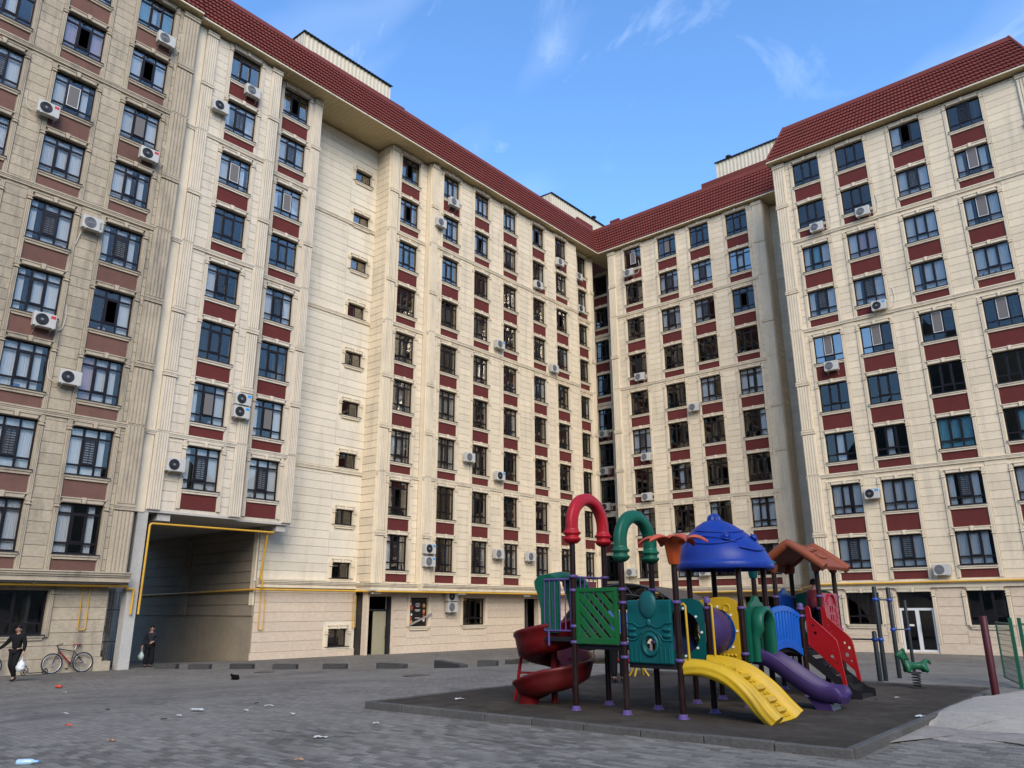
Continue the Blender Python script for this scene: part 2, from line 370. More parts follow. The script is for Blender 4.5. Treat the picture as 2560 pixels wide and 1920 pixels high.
CLUTTER = [mat('clutter_white', (.6, .6, .58), .6), mat('clutter_green', (.05, .16, .05), .7), mat('clutter_brown', (.2, .1, .05), .7), mat('clutter_blue', (.06, .14, .35), .6), mat('clutter_ochre', (.45, .28, .08), .6)]
class Block:
    """one apartment block: an Empty at its base, with every wall piece, window and trim below it"""
    def __init__(s, name, label, orient, P0, s0, z0, stone, trim, red, dims=''):
        s.orient = orient; s.P0 = P0; s.s0 = s0; s.z0 = z0; s.stone = stone; s.trim = trim; s.red = red
        s.root = empty(name, (P0, s0, z0) if orient == 'L' else (s0, P0, z0), R(90) if orient == 'L' else 0)
        tag(s.root, label, 'building')
        s.npane = 0; s.ncourse = 0; s.rest = MB(); s.courses = []; s.wins = []
    def L(s, P, a, o, z):                  # facade plane P, along a, outward o, height z -> local location
        dy = (P - s.P0) if s.orient == 'R' else -(P - s.P0)
        return (a - s.s0, dy - o, z - s.z0)
    def add(s, name, me, P, a, o, z, parent=None): return put(name, me, None, parent or s.root, s.L(P, a, o, z))
    def addb(s, name, mb, mats, P=None, fix=True):
        """mesh given in facade coordinates (along, -outward, z) of plane P"""
        x, y, z = s.L(P if P is not None else s.P0, 0, 0, 0)
        return mb.obj(name, mats, s.root, (x, y, z), fix=fix)
    def window(s, P, l, r, zb, h, code, style='T', trims=True, string=False, cornice=False, lower_top=None):
        w = round(r - l, 3); h = round(h, 3)
        win = s.add('window', tpl(('window', w, h, style), lambda: make_frame(w, h, style), FRAME), P, l, 0, zb)
        xs, zz = win_grid(w, h, style); nc = len(xs) // 2; nr = len(zz) // 2
        for i in range(nc):
            c = code[i] if i < len(code) else 'd'
            for j in range(nr):
                mid = (nr == 3 and j == 1) or (style == 'F' and j == 1)
                if i == 1 and mid and c in 'og': 
                    if c == 'o': continue
                pw, ph = round(xs[2 * i + 1] - xs[2 * i] + .01, 3), round(zz[2 * j + 1] - zz[2 * j] + .01, 3)
                me = tpl(('pane', pw, ph, c == 'w'), lambda: make_pane(pw, ph), GLASS_HI if c == 'w' else GLASS)
                rot = (R(rnd.gauss(0, .28)), 0, R(rnd.gauss(0, .28)))
                s.wins.append((win, me, (xs[2 * i] - .005, 0.178, zz[2 * j] - .005), rot, P, l, zb))
            cm = {'c': CURT, 'g': CURT, 'p': CURT_P, 't': CURT_T, 'e': CURT_B, 'l': CURT}.get(c)
            if c == 'g' and code[0] not in 'cl' : cm = None
            if cm is not None and style in 'TF':
                part_ = rnd.random() < .3 and c == 'c'
                cw, ch = round((w / 3 - .02) * (.62 if part_ else 1), 3), round(h - .06, 3); sd = rnd.randrange(6)
                me = tpl(('curtain', cw, ch, sd, c == 'l', cm.name), lambda: make_curtain(cw, ch, sd, c == 'l'), cm)
                put('curtain', me, None, win, (w / 3 * i + .01, 0.30 + .02 * rnd.random(), .03))
            if i == 1 and style in 'TF':
                j = 1; x0, x1, z0, z1 = xs[2], xs[3], zz[2], zz[3]; gw, gh = round(x1 - x0, 3), round(z1 - z0, 3)
                if c == 'g':
                    put('grille', tpl(('grille', gw, gh), lambda: make_grille(gw, gh), DARKMETAL), None, win, (x0, .12, z0))
                if c == 'k':
                    put('grille', tpl(('basket', gw, gh), lambda: make_basket(gw, gh), DARKMETAL), None, win, (x0, .12, z0))
                if c in 'sS':
                    put('screen_frame', tpl(('screen_frame', gw, gh), lambda: make_screen_frame(gw, gh), FRAME_W if c == 's' else FRAME), None, win, (x0, .105, z0))
                    put('insect_screen', tpl(('insect_screen', gw, gh), lambda: make_pane(gw - .03, gh - .03), SCREEN), None, win, (x0 + .015, .115, z0 + .015))
        if style in 'TF' and rnd.random() < .35:          # things left on the inner sill
            for q in range(rnd.randint(1, 3)):
                iw, ih = rnd.choice(((.12, .16), (.2, .1), (.09, .24), (.26, .2))); m_ = rnd.choice(CLUTTER)
                put('sill_item', tpl(('sill_item', iw, ih, m_.name), lambda: MB().box(0, iw, 0, .1, 0, ih), m_), None, win, (rnd.uniform(.1, w - .4), .225, .0))
        if not trims: return win
        s.add('lintel', tpl(('lintel', w, s.trim.name), lambda: make_lintel(w), s.trim), P, l, 0, zb + h)
        s.add('sill', tpl(('sill', w, s.trim.name), lambda: make_sill(w), [s.trim, DARKMETAL]), P, l, 0, zb)
        if style in 'TF':
            red_top = zb - .22
            if string: red_bot = zb - .63
            elif cornice: red_bot = zb - .62
            else: red_bot = (lower_top if lower_top is not None else zb - 1.19) + .21
            rh = round(red_top - red_bot, 3)
            s.add('spandrel_panel', tpl(('panel', w, rh, s.red.name), lambda: make_panel(w, rh), s.red), P, l, 0, red_bot)
            jb = red_bot; jh = round(zb + h + .2 - jb, 3); cz = round(zb + h - .19 - jb, 3)
            me = tpl(('jamb', jh, cz, s.trim.name), lambda: make_jamb(jh, cz), s.trim)
            s.add('jamb', me, P, l - .18, 0, jb); s.add('jamb', me, P, r + .01, 0, jb)
        return win
    def core(s, P, a0, a1, z0, z1, openings, thick=0.4, mats=None, sides=True):
        """solid wall with openings [(l, r, zb, zt)] grouped in columns"""
        b = MB(); cols = {}
        for l, r, zb, zt in openings: cols.setdefault((l, r), []).append((zb, zt))
        ks = sorted(cols); x = a0
        for l, r in ks:
            b.box(x, l, .028, thick, z0, z1); z = z0
            for zb, zt in sorted(cols[(l, r)]): b.box(l, r, .028, thick, z, zb); z = zt
            b.box(l, r, .028, thick, z, z1); x = r
        b.box(x, a1, .028, thick, z0, z1)
        return s.addb('wall', b, mats or s.stone, P)
    def course_strip(s, P, a0, a1, z0, z1, mat_=None, step=0.4286, gap=.022, skip=()):
        if a1 - a0 < .12: return
        z = z0
        while z < z1 - .08:
            zt = min(z + step, z1)
            if not any(z < k1 - .01 and zt > k0 + .01 for k0, k1 in skip):
                s.courses.append((P, a0, z, round(a1 - a0, 3), round(zt - z - gap, 3), mat_ or s.stone))
            z += step
    def finish(s, near=(0, 0)):
        # the 300 panes and courses that show largest stay single objects, the others are joined
        def dist(P, a, z):
            q = (P, a, z) if s.orient == 'L' else (a, P, z); return Vector(q).length
        s.wins.sort(key=lambda t: dist(t[4], t[5], t[6]) - 2.2 * (t[1].vertices[6].co.z))
        jp = {}
        for k, (win, me, loc, rot, P, l, zb) in enumerate(s.wins):
            if k < 300: put('pane', me, None, win, loc, rot)
            else:
                jp.setdefault(me.materials[0].name, MB())
                M = Matrix.Translation(Vector(win.location)) @ Matrix.Translation(Vector(loc)) @ Matrix.Rotation(rot[2], 4, 'Z') @ Matrix.Rotation(rot[0], 4, 'X')
                q = jp[me.materials[0].name]; n = len(q.v); q.v += [tuple(M @ v.co) for v in me.vertices]
                for p in me.polygons: q.f.append(tuple(n + i for i in p.vertices)); q.m.append(0); q.sm.append(False)
        for mn, q in jp.items(): tag(q.obj('pane', bpy.data.materials[mn], s.root, fix=False), kind='stuff')
        s.courses.sort(key=lambda t: dist(t[0], t[1], t[2]) - 1.5 * t[3])
        jc = {}
        for k, (P, a0, z, w, h, m) in enumerate(s.courses):
            if k < 230 and h > .2: s.add('stone_course', tpl(('stone_course', w, h, m.name), lambda: make_course(w, h), m), P, a0, 0, z)
            else:
                q = jc.setdefault(m.name, MB()); x, y, zz = s.L(P, a0, 0, z); q.box(x, x + w, y, y + .06, zz, zz + h)
        for mn, q in jc.items(): tag(q.obj('stone_course', bpy.data.materials[mn], s.root, fix=False), kind='stuff')
def pil_column(B, P, a0, a1, zlo=1.36, zhi=28.05, rows=range(1, 10), mat_=None, n=5):
    w = round(a1 - a0, 3); m = mat_ or B.trim
    bounds = []
    for r in rows:
        lo = ZB[r] - (.86 if r in STRING_ROWS else .62 if r == 1 else .95)
        bounds.append(lo)
    bounds = [max(b_, zlo) for b_ in bounds]
    for i, r in enumerate(rows):
        z0 = bounds[i] if i else zlo
        z1 = (bounds[i + 1] - (0.0 if (list(rows)[i + 1] not in STRING_ROWS) else -.20)) if i + 1 < len(bounds) else zhi
        if i and r in STRING_ROWS: z0 = ZB[r] - .66
        h = round(z1 - z0, 3)
        cap = not (i + 1 < len(bounds) and list(rows)[i + 1] in STRING_ROWS)
        B.add('pilaster', tpl(('pilaster', w, h, cap, n, m.name), lambda: make_pilaster(w, h, cap, n), m), P, a0, 0, z0)
def bay_rows(B, P, l, r, codes, F=False, rows=range(1, 10), last_cornice=True):
    """codes: dict row->3 letter code"""
    ops = []
    for n in rows:
        h = row_h(n, F); zb = ZB[n]
        low = ZB[n - 1] + row_h(n - 1, F) if n > 1 else None
        B.window(P, l, r, zb, h, codes.get(n, 'ddd'), 'F' if F else 'T', string=n in STRING_ROWS, cornice=(n == 1), lower_top=low)
        ops.append((l, r, zb, zb + h))
    return ops
def codes(txt):      # rows from the top: nine, eight, ... one
    t = txt.split(); return {9 - i: c for i, c in enumerate(t)}
def wing(B, P, a0, a1, bays, zlo, zhi, rows=range(1, 10), F=False, pil=(), stone=None, strings=True, plain=()):
    ops = []
    for l, r, txt in bays: ops += bay_rows(B, P, l, r, codes(txt), F, rows)
    B.core(P, a0, a1, zlo, zhi, ops, mats=stone or B.stone)
    # strips of stone courses between the bays
    cuts = [(p0, p1) for p0, p1 in pil] + [(l - .19, r + .19) for l, r, _ in bays] + list(plain)
    cuts.sort(); x = a0
    for c0, c1 in cuts + [(a1, a1)]:
        if c0 - x > .12:
            B.course_strip(P, x + .015, c0 - .015, zlo, zhi, stone)
        x = max(x, c1)
    for p0, p1 in pil: pil_column(B, P, p0, p1, zlo=max(zlo, 1.36), zhi=zhi - .02, rows=rows)
    if strings:
        for n in STRING_ROWS:
            if n in rows: B.add('string_course', tpl(('string', round(a1 - a0, 3), B.trim.name), lambda: make_string(a1 - a0), B.trim), P, a0, 0, ZB[n] - .66)
def interior(B, P, a0, a1, z0, z1, depth=3.2):
    b = MB(); b.quad((a0, depth, z0), (a1, depth, z0), (a1, depth, z1), (a0, depth, z1))
    n = 1
    for zz in [z0] + [ZB[k] - .72 for k in range(1, 10) if z0 < ZB[k] - .72 < z1] + [z1]:
        b.box(a0 + .1, a1 - .1, .39, depth, zz - .1, zz + .1)
    k = int((a1 - a0) / 3) + 1
    for i in range(k + 1):
        x = a0 + .2 + (a1 - a0 - .4) * i / k; b.box(x - .06, x + .06, .42, depth - .02, z0, z1)
    return B.addb('interior', b, INNER, P)
# ------------------------------------------------------------------ roofs
def roof(B, P, a0, a1, o0, o1, da0=0.0, da1=0.0, run=1.08, rise=2.85, z=28.25, name='roof_tiles', soff=None, flat=True):
    """mansard of pressed metal tiles: eave from a0 to a1 (outward o0..o1), hips or valleys of da at the top"""
    b = MB(); n = max(2, int((a1 - a0) / 0.05)); rows = []
    sl = math.hypot(run, rise); nrm = Vector((0, -rise / sl, run / sl))
    def pt(fa, t, lift):
        s0 = a0 + da0 * t; s1 = a1 + da1 * t; a = s0 + (s1 - s0) * fa; o = o0 + (o1 - o0) * fa
        q = Vector((a, -o + run * t, z + rise * t)); q += nrm * lift; return tuple(q)
    NR = 8; T1 = 0.865
    for k in range(NR):
        for t, lf in ((k / NR * T1, .10), ((k + 1) / NR * T1, .03)):
            rows.append([pt(i / n, t, lf + .020 * math.sin(2 * math.pi * (a0 + (a1 - a0) * i / n) / .22)) for i in range(n + 1)])
    b.grid(rows, smooth=False)
    r = B.addb(name, b, ROOF, P, fix=False)
    tag(r, kind='stuff')
    f = MB()
    m = 2
    f.grid([[pt(i / m, T1 - .01, .085) for i in range(m + 1)], [pt(i / m, 1.0, .075) for i in range(m + 1)], [pt(i / m, 1.0, -.12) for i in range(m + 1)]], smooth=False)
    f.grid([[pt(i / m, T1 - .01, .02) for i in range(m + 1)], [pt(i / m, T1 - .01, .085) for i in range(m + 1)]], smooth=False)
    B.addb('roof_flashing', f, ROOF, P, fix=False)
    g = MB()
    g.grid([[pt(i / m, 0, .04) for i in range(m + 1)], [tuple(Vector(pt(i / m, 0, .04)) + Vector((0, -.02, -.10))) for i in range(m + 1)], [tuple(Vector(pt(i / m, 0, .04)) + Vector((0, .06, -.10))) for i in range(m + 1)]], smooth=False)
    B.addb('gutter', g, TRIM, P, fix=False)
    return r
def soffit(B, P, a0, a1, y_in, o0, o1, z=28.17):
    b = MB(); L = a1 - a0; n = max(1, int(L / .3))
    b.poly([(a0, -o0, z), (a1, -o1, z), (a1, y_in, z), (a0, y_in, z)])
    for i in range(n):                      # lapped boards under the eaves
        a = a0 + L * i / n; o = o0 + (o1 - o0) * i / n
        b.box(a, a + .016, -o + .03, y_in, z - .012, z - .002)
    return B.addb('soffit', b, SOFFIT, P)
def penthouse(B, P, a0, a1, y0, y1, z0, z1):
    b = MB(); n = int((a1 - a0) / .075); rows = [[], []]
    for i in range(n + 1):
        y = y0 + (.025 if (i // 2) % 2 else 0)
        for k, zz in enumerate((z0, z1)): rows[k].append((a0 + (a1 - a0) * i / n, y, zz))
    b.grid(rows, smooth=False)
    m = int((y1 - y0) / .15)
    b.grid([[(a0 + (.02 if i % 2 else 0), y1 + (y0 - y1) * i / m, zz) for i in range(m + 1)] for zz in (z0, z1)], smooth=False)
    b.quad((a1, y0, z0), (a1, y1, z0), (a1, y1, z1), (a1, y0, z1))
    p = B.addb('penthouse', b, CLAD, P, fix=False)
    c = MB(); k = int((a1 - a0) / .11)
    c.grid([[(a0 - .08 + (a1 - a0 + .16) * i / k, yy, zz + .035 * (i % 2)) for i in range(k + 1)] for yy, zz in ((y0 - .14, z1 + .03), (y1, z1 + .35))], smooth=False)
    c.box(a0 - .12, a1 + .12, y0 - .13, y0 - .09, z1 + .0, z1 + .03)
    B.addb('penthouse_roof', c, DARKMETAL, P, fix=False)
def roof_vent(B, P, a, y, z):
    b = MB(); b.lathe([(.13, 0), (.13, .28), (.24, .30), (.22, .40), (.12, .47), (0, .49)], 12)
    x, yy, zz = B.L(P, a, -y, z); b.obj('roof_vent', DARKMETAL, B.root, (x, yy, zz))
def deck(B, P, a0, a1, y0, y1, z=31.0):
    b = MB(); b.box(a0, a1, y0, y1, z - .3, z); return B.addb('roof_deck', b, ROOF, P)

# ------------------------------------------------------------------ near left block (weathered)
A = Block('apartment_building', 'weathered grey-brown nine-storey apartment block at the left edge with faded brown panels', 'L', -32.16, 7.0, -2.3, STONE_GREY, TRIM_GREY, RED_DULL)
PA = -32.16
wing(A, PA, 0.8, 13.62, [(2.4, 4.02, 'ccc ccc ddd ccc cgc ccc ccc ddd ccc'), (5.19, 6.81, 'gcw gcb cgc ccc cgc ccc ccc ccc ccc'), (7.99, 9.60, 'ccc pop csc ccc cgc ccc ccc cgc ccc'), (10.78, 12.41, 'tct lol cSc ccc cgc doc pcc cgc cdc')],
     1.05, 28.05, pil=[(12.78, 13.56)])
interior(A, PA, 0.8, 13.6, 1.0, 28.0)
A.add('cornice', tpl(('cornice', 12.9, 'g'), lambda: make_cornice(12.9), TRIM_GREY), PA, 0.8, 0, 1.43)
soffit(A, PA, 0.8, 13.56, .1, .42, .40)
roof(A, PA, 0.8, 13.56, .40, .40)
deck(A, PA, 0.8, 13.6, .6, 14)
# ground floor, set back under the cornice
PG = -32.72
A.core(PG, 0.8, 13.28, -2.9, 1.06, [(4.2, 6.6, -.86, .72), (7.9, 11.1, -.86, .72)], thick=.4)
for a0, a1 in ((0.8, 4.0), (6.8, 7.7), (11.32, 13.26)): A.course_strip(PG, a0, a1, -1.72, 1.0, step=.46)
A.course_strip(PG, 7.7, 11.32, -1.72, -1.05, step=.46)
b = MB(); b.box(0.8, 13.32, -.05, .05, -2.9, -1.74); b.box(13.0, 13.62, -.16, .5, -2.9, -1.9); A.addb('plinth', b, STONE_GREY, PG)
A.window(PG, 7.9, 11.1, -.86, 1.58, 'ddd', 'F', trims=False); A.window(PG, 4.2, 6.6, -.86, 1.58, 'ddd', 'F', trims=False)
me = tpl(('jamb', 1.75, 1.55, 'gg'), lambda: make_jamb(1.75, 1.55), TRIM_GREY); A.add('jamb', me, PG, 11.12, 0, -.95)
A.add('sill', tpl(('sill', 3.2, 'gg'), lambda: make_sill(3.2), [TRIM_GREY, DARKMETAL]), PG, 7.9, 0, -.86)
b = MB(); b.box(0.8, 13.6, .0, .62, .98, 1.04); A.addb('soffit', b, CONC, PA)
interior(A, PG, 0.8, 13.2, -2.6, 1.0, 2.6)
b = MB(); b.box(13.28, 13.5, .42, 9, -2.9, 1.05); A.addb('wall', b, STONE_GREY, PG)
A.finish()

# ------------------------------------------------------------------ pale block over the passage, with the stair wall beside it
B = Block('apartment_building', 'pale stone apartment block bridging the vehicle passage, with a blank stair wall and small windows', 'L', -34.4, 20.0, -2.3, STONE_PALE, TRIM_PALE, RED)
PB1, PB2, PC = -32.47, -33.01, -34.4
wing(B, PB1, 13.64, 18.46, [(15.60, 17.26, 'bbb cgc csc bbb ckb bbb cSc cgc')], 4.02, 28.05, rows=range(2, 10), pil=[(14.16, 14.74), (17.86, 18.44)], plain=[(13.64, 14.14)])
wing(B, PB2, 18.46, 21.48, [(19.0, 20.64, 'cob cgc csc bbb ckc bbb cSc cgc')], 4.02, 28.05, rows=range(2, 10), pil=[(20.95, 21.46)])
interior(B, PB1, 13.7, 18.4, 4.1, 28.0); interior(B, PB2, 18.5, 21.4, 4.1, 28.0)
b = MB(); b.box(18.44, 18.475, .04, .6, 4.0, 28.05); B.addb('wall', b, STONE_PALE, PB1)
b = MB(); b.box(21.46, 21.485, .04, 2.0, 4.0, 28.05); B.addb('wall', b, STONE_PALE, PB2)
# underside of the bridge, beams and the corner column that carries it
b = MB(); b.box(13.64, 18.46, .0, 14, 3.93, 4.015); B.addb('bridge_soffit', b, CONC, PB1)
b = MB(); b.box(18.46, 21.48, .0, 14, 3.93, 4.015); B.addb('bridge_soffit', b, CONC, PB2)
for P_, a0, a1 in ((PB1, 14.75, 15.3), (PB2, 20.8, 21.3)):
    b = MB(); b.box(a0, a1, .12, 13, 3.62, 3.93); B.addb('beam', b, CONC, P_)
b = MB(); b.box(13.64, 14.12, -.02, .03, 3.9, 28.05); B.addb('corner_strip', b, TRIM, PB1)
b = MB(); b.box(13.88, 14.32, .02, .48, -2.9, 3.94); B.addb('column', b, CONC, PB1)
# stair wall
cz = [26.10 - 2.96 * k for k in range(7)] + [5.22, 2.40]
ops = [(25.1, 26.34, z - .82, z) for z in cz] + [(25.1, 26.34, -1.85, -.98)]
B.core(PC, 20.74, 26.80, -2.9, 28.05, ops, thick=.35, mats=STONE_WALL)
interior(B, PC, 20.9, 26.7, -2.6, 28.0)
skipz = [(z - 1.0, z + .25) for z in cz]
B.course_strip(PC, 20.76, 24.80, 1.45, 28.05, STONE_WALL); B.course_strip(PC, 24.80 + .028, 26.78, 1.45, 28.05, STONE_WALL, skip=skipz)
B.course_strip(PC, 20.76, 24.80, -1.95, 1.0, STONE_BASE, step=.46); B.course_strip(PC, 24.83, 26.78, -1.95, 1.0, STONE_BASE, step=.46, skip=[(-2.05, -.75)])
b = MB(); b.box(20.70, 26.8, -.04, .05, -2.9, -1.97); B.addb('plinth', b, STONE_BASE, PC)
for z in cz + [-.98]:
    h = .82 if z > -.5 else .87
    B.window(PC, 25.1, 26.34, z - h, h, 'dd', 'S', trims=False)
    B.add('lintel', tpl(('lintel', 1.24, 'c'), lambda: make_lintel(1.24), TRIM), PC, 25.1, 0, z)
    B.add('sill', tpl(('sill', 1.24, 'c'), lambda: make_sill(1.24), [TRIM, DARKMETAL]), PC, 25.1, 0, z - h)
    me = tpl(('jamb', .9, .62, 'c'), lambda: make_jamb(.9, .62), TRIM)
    B.add('jamb', me, PC, 24.92, 0, z - h + .0); B.add('jamb', me, PC, 26.35, 0, z - h + .0)
for n in STRING_ROWS: B.add('string_course', tpl(('string', 5.28, 'c'), lambda: make_string(5.28), TRIM), PC, 21.5, 0, ZB[n] - .66)
B.add('cornice', tpl(('cornice', 6.0, 'c'), lambda: make_cornice(6.0), TRIM), PC, 20.74, 0, 1.42)
# passage through the block: side walls and ceiling (the wall on the right faces the camera)
b = MB(); b.box(-13.0, -.0, 0, .35, -3.4, -.30)      # local X = world y is constant here, so build it in world axes below
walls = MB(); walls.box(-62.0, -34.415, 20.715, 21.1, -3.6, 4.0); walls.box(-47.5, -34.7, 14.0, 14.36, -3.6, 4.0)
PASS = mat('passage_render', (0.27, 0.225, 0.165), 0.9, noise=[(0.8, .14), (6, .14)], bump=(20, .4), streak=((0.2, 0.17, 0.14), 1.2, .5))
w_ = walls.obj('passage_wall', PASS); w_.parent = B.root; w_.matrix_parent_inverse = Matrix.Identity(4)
Minv = (Matrix.Translation(Vector((-34.4, 20.0, -2.3))) @ Matrix.Rotation(R(90), 4, 'Z')).inverted()
def to_local(o):                                          # re-express a world-space mesh in the block's frame
    o.data.transform(Minv); return o
to_local(w_)
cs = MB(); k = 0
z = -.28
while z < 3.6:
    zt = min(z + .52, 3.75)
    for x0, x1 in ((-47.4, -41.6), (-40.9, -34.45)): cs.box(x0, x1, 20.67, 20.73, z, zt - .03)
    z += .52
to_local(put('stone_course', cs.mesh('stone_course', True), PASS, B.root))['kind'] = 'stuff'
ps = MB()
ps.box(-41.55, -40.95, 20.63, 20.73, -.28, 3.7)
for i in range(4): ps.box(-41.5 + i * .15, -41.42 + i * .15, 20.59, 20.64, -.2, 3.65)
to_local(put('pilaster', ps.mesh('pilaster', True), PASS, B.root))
ps = MB()
for i in range(3): ps.box(-34.75 + i * .12, -34.67 + i * .12, 20.63, 20.73, .2, 3.8)
to_local(put('pilaster', ps.mesh('pilaster', True), TRIM, B.root))
# roof over the pale block and the stair wall
soffit(B, PC, 13.6, 26.8, 1.2, -PC - 32.0, -PC - 32.12)
PENT = B
roof(B, PC, 13.58, 26.8, -PC - 32.0 , -PC - 32.12)
deck(B, PC, 13.6, 26.8, -1.2, 12)
penthouse(B, PC, 21.2, 28.1, .8, 6, 31.0, 34.15); roof_vent(B, PC, 21.7, 1.6, 34.3)
b = MB(); b.box(20.9, 28.0, -.86, -.7, 31.0, 31.52); b.box(20.9, 28.0, -.9, -.68, 31.49, 31.56); B.addb('parapet', b, ROOF, PC)
B.finish()

# ------------------------------------------------------------------ long back-left wing
D = Block('apartment_building', 'long cream apartment wing in the middle with seven columns of dark framed windows', 'L', -32.77, 38.0, -2.3, STONE, TRIM, RED)
PD1, PD, PD7, PDG = -33.17, -32.77, -33.40, -33.42
wing(D, PD1, 26.80, 29.90, [(27.71, 29.27, 'cob coc bbb ddd ddd dcd ccc dod ckc')], 1.0, 28.05, pil=[(26.86, 27.45)])
wing(D, PD, 29.90, 45.74, [(31.0, 32.53, 'ccc ccc bbb ddd ddd ccc ccc ddd ckc'), (33.97, 35.47, 'ccc coc ddd ddd dcd ddd ccd ddd dkc'), (36.91, 38.41, 'ccc dgc dkc ddd ddd dgc ddd dgd ccc'),
      (40.16, 41.64, 'bob ccc ddd dgc ddc ddd ddd ddd dcc'), (42.93, 44.42, 'dgc ccc dod dgc ddd ddd ddd ddd dcc')], 1.0, 28.05, pil=[(29.97, 30.5)])
wing(D, PD7, 45.74, 48.76, [(46.67, 47.95, 'dgc dcc ddc ddd dgc ddd ddd dcd dcc')], 1.0, 28.05, pil=[(48.3, 48.74)])
interior(D, PD1, 26.85, 29.85, 1.1, 28); interior(D, PD, 29.95, 45.7, 1.1, 28); interior(D, PD7, 45.8, 48.7, 1.1, 28)
def side(Bk, P, a, y0, y1, z0, z1, m=None, nm='side_wall'):      # return wall at 'a', running inwards
    b = MB(); b.box(a - .0, a + .3, y0, y1, z0, z1); return Bk.addb(nm, b, m or Bk.stone, P)
def side_courses(Bk, P, a, y0, y1, z0, z1, m, step=.4286):
    b = MB(); z = z0
    while z < z1 - .05:
        b.box(a - .03, a + .02, y0, y1, z, min(z + step, z1) - .028); z += step
    tag(Bk.addb('stone_course', b, m, P), kind='stuff')
side(D, PD1, 26.84, .41, 1.3, 1.0, 28.05); side_courses(D, PD1, 26.80, .06, 1.22, 1.42, 28.05, STONE)
side(D, PD, 29.93, .05, .42, 1.0, 28.05)
b = MB(); b.box(45.44, 45.735, .4, .68, 1.0, 28.05); D.addb('side_wall', b, STONE, PD)
for P_, a0, a1 in ((PD1, 26.82, 29.9), (PD, 29.9, 45.75), (PD7, 45.75, 48.76)):
    D.add('cornice', tpl(('cornice', round(a1 - a0, 3), 'd'), lambda: make_cornice(a1 - a0), TRIM), P_, a0, 0, 1.36)
b = MB()
for z0, z1, p in ((-.05, 0, .34), (-.13, -.055, .30), (-.20, -.135, .25), (-.38, -.205, .20)): b.box(26.82 - p, 26.82, -p, 1.2, 1.36 + z0, 1.36 + z1)
D.addb('cornice', b, TRIM, PD1)
# ground floor set back below
b = MB(); b.box(26.6, 48.8, -.1, 1.2, .93, .99); D.addb('soffit', b, CONC, PD)
D.core(PDG, 26.8, 48.76, -2.9, .95, [(26.95, 28.38, -2.9, .66), (29.80, 31.2, -.93, .62), (34.0, 35.95, -.93, .62), (39.75, 41.2, -2.9, .62)], mats=STONE_BASE)
for a0, a1, z0 in ((28.62, 29.58, -1.9), (31.42, 33.8, -1.9), (36.15, 39.6, -1.9), (41.35, 48.7, -1.9)): D.course_strip(PDG, a0, a1, z0, .9, STONE_BASE, step=.46)
for a0, a1 in ((29.6, 31.4), (33.82, 36.13)): D.course_strip(PDG, a0, a1, -1.9, -1.18, STONE_BASE, step=.36)
b = MB(); b.box(28.5, 39.7, -.05, .05, -2.9, -1.93); b.box(41.25, 48.76, -.05, .05, -2.9, -1.93); D.addb('plinth', b, STONE_BASE, PDG)
interior(D, PDG, 26.9, 48.7, -2.6, .9, 4.5)
D.window(PDG, 29.80, 31.2, -.93, 1.55, 'dd', 'S', trims=False); D.window(PDG, 34.0, 35.95, -.93, 1.55, 'ddd', 'F', trims=False)
for l, r in ((29.8, 31.2), (34.0, 35.95)):
    w = round(r - l, 3); D.add('sill', tpl(('sill', w, 'dg'), lambda: make_sill(w), [TRIM, TRIM]), PDG, l, 0, -.93)
    me = tpl(('jamb', 1.75, 1.4, 'dg'), lambda: make_jamb(1.75, 1.4), TRIM); D.add('jamb', me, PDG, l - .18, 0, -.93); D.add('jamb', me, PDG, r + .01, 0, -.93)
# door in the corner, half open, with its pale leaf
b = MB(); b.box(28.36, 28.44, -.02, .30, -2.4, .66); b.box(26.9, 28.36, .2, .28, -.08, -.0); b.box(26.92, 27.0, .2, .28, -2.4, .66); D.addb('door_frame', b, DARKMETAL, PDG)
b = MB(); b.box(27.45, 28.3, .26, .31, -2.33, -.1); dl = D.addb('door', b, mat('olive_door', (0.30, 0.26, 0.16), .6, noise=(2, .1)), PDG)
b = MB(); b.tube([(28.22, .2, -1.5), (28.22, .14, -1.48), (28.22, .14, -.95), (28.22, .2, -.93)], .015, 6); q = b.obj('handle', DARKMETAL, dl)
# shop window film: dark ground with food pictures and white print
MENU = mat('menu_film', (0.012, 0.01, 0.01), .35)
b = MB(); b.box(29.87, 31.13, .135, .145, -.87, .56); film = D.addb('window_film', b, MENU, PDG)
FOOD = [mat('food_red', (0.42, 0.07, 0.035), .5, noise=(9, .7)), mat('food_ochre', (0.55, 0.27, 0.08), .5, noise=(11, .7)), mat('food_white', (0.75, 0.70, 0.62), .5)]
rr_ = random.Random(3)
for i in range(13):
    a = rr_.choice((29.98, 30.05, 30.85, 30.98)); zc = -.78 + 1.26 * i / 13; rad = .05 + .07 * rr_.random()
    b = MB(); b.poly([(a + rad * math.cos(t * .524), .131 - .0004 * i, zc + rad * 1.1 * math.sin(t * .524)) for t in range(12)]); 
    q = b.obj('food_print', FOOD[i % 3 if i % 4 else 0], film, fix=False)
for i, (zc, wd) in enumerate(((.28, .28), (.20, .36), (.12, .22), (-.06, .4), (-.12, .3), (-.5, .36))):
    b = MB(); b.box(30.5 - wd / 2, 30.5 + wd / 2, .128, .1335, zc, zc + .03); b.obj('print_line', FOOD[2], film)
b = MB(); b.obox((30.55, -.12, -.55), (.85, 0, .30), (0, .012, 0), (-.02, 0, .05)); D.addb('plank', b, mat('grey_plank', (.25, .22, .19), .8), PDG)
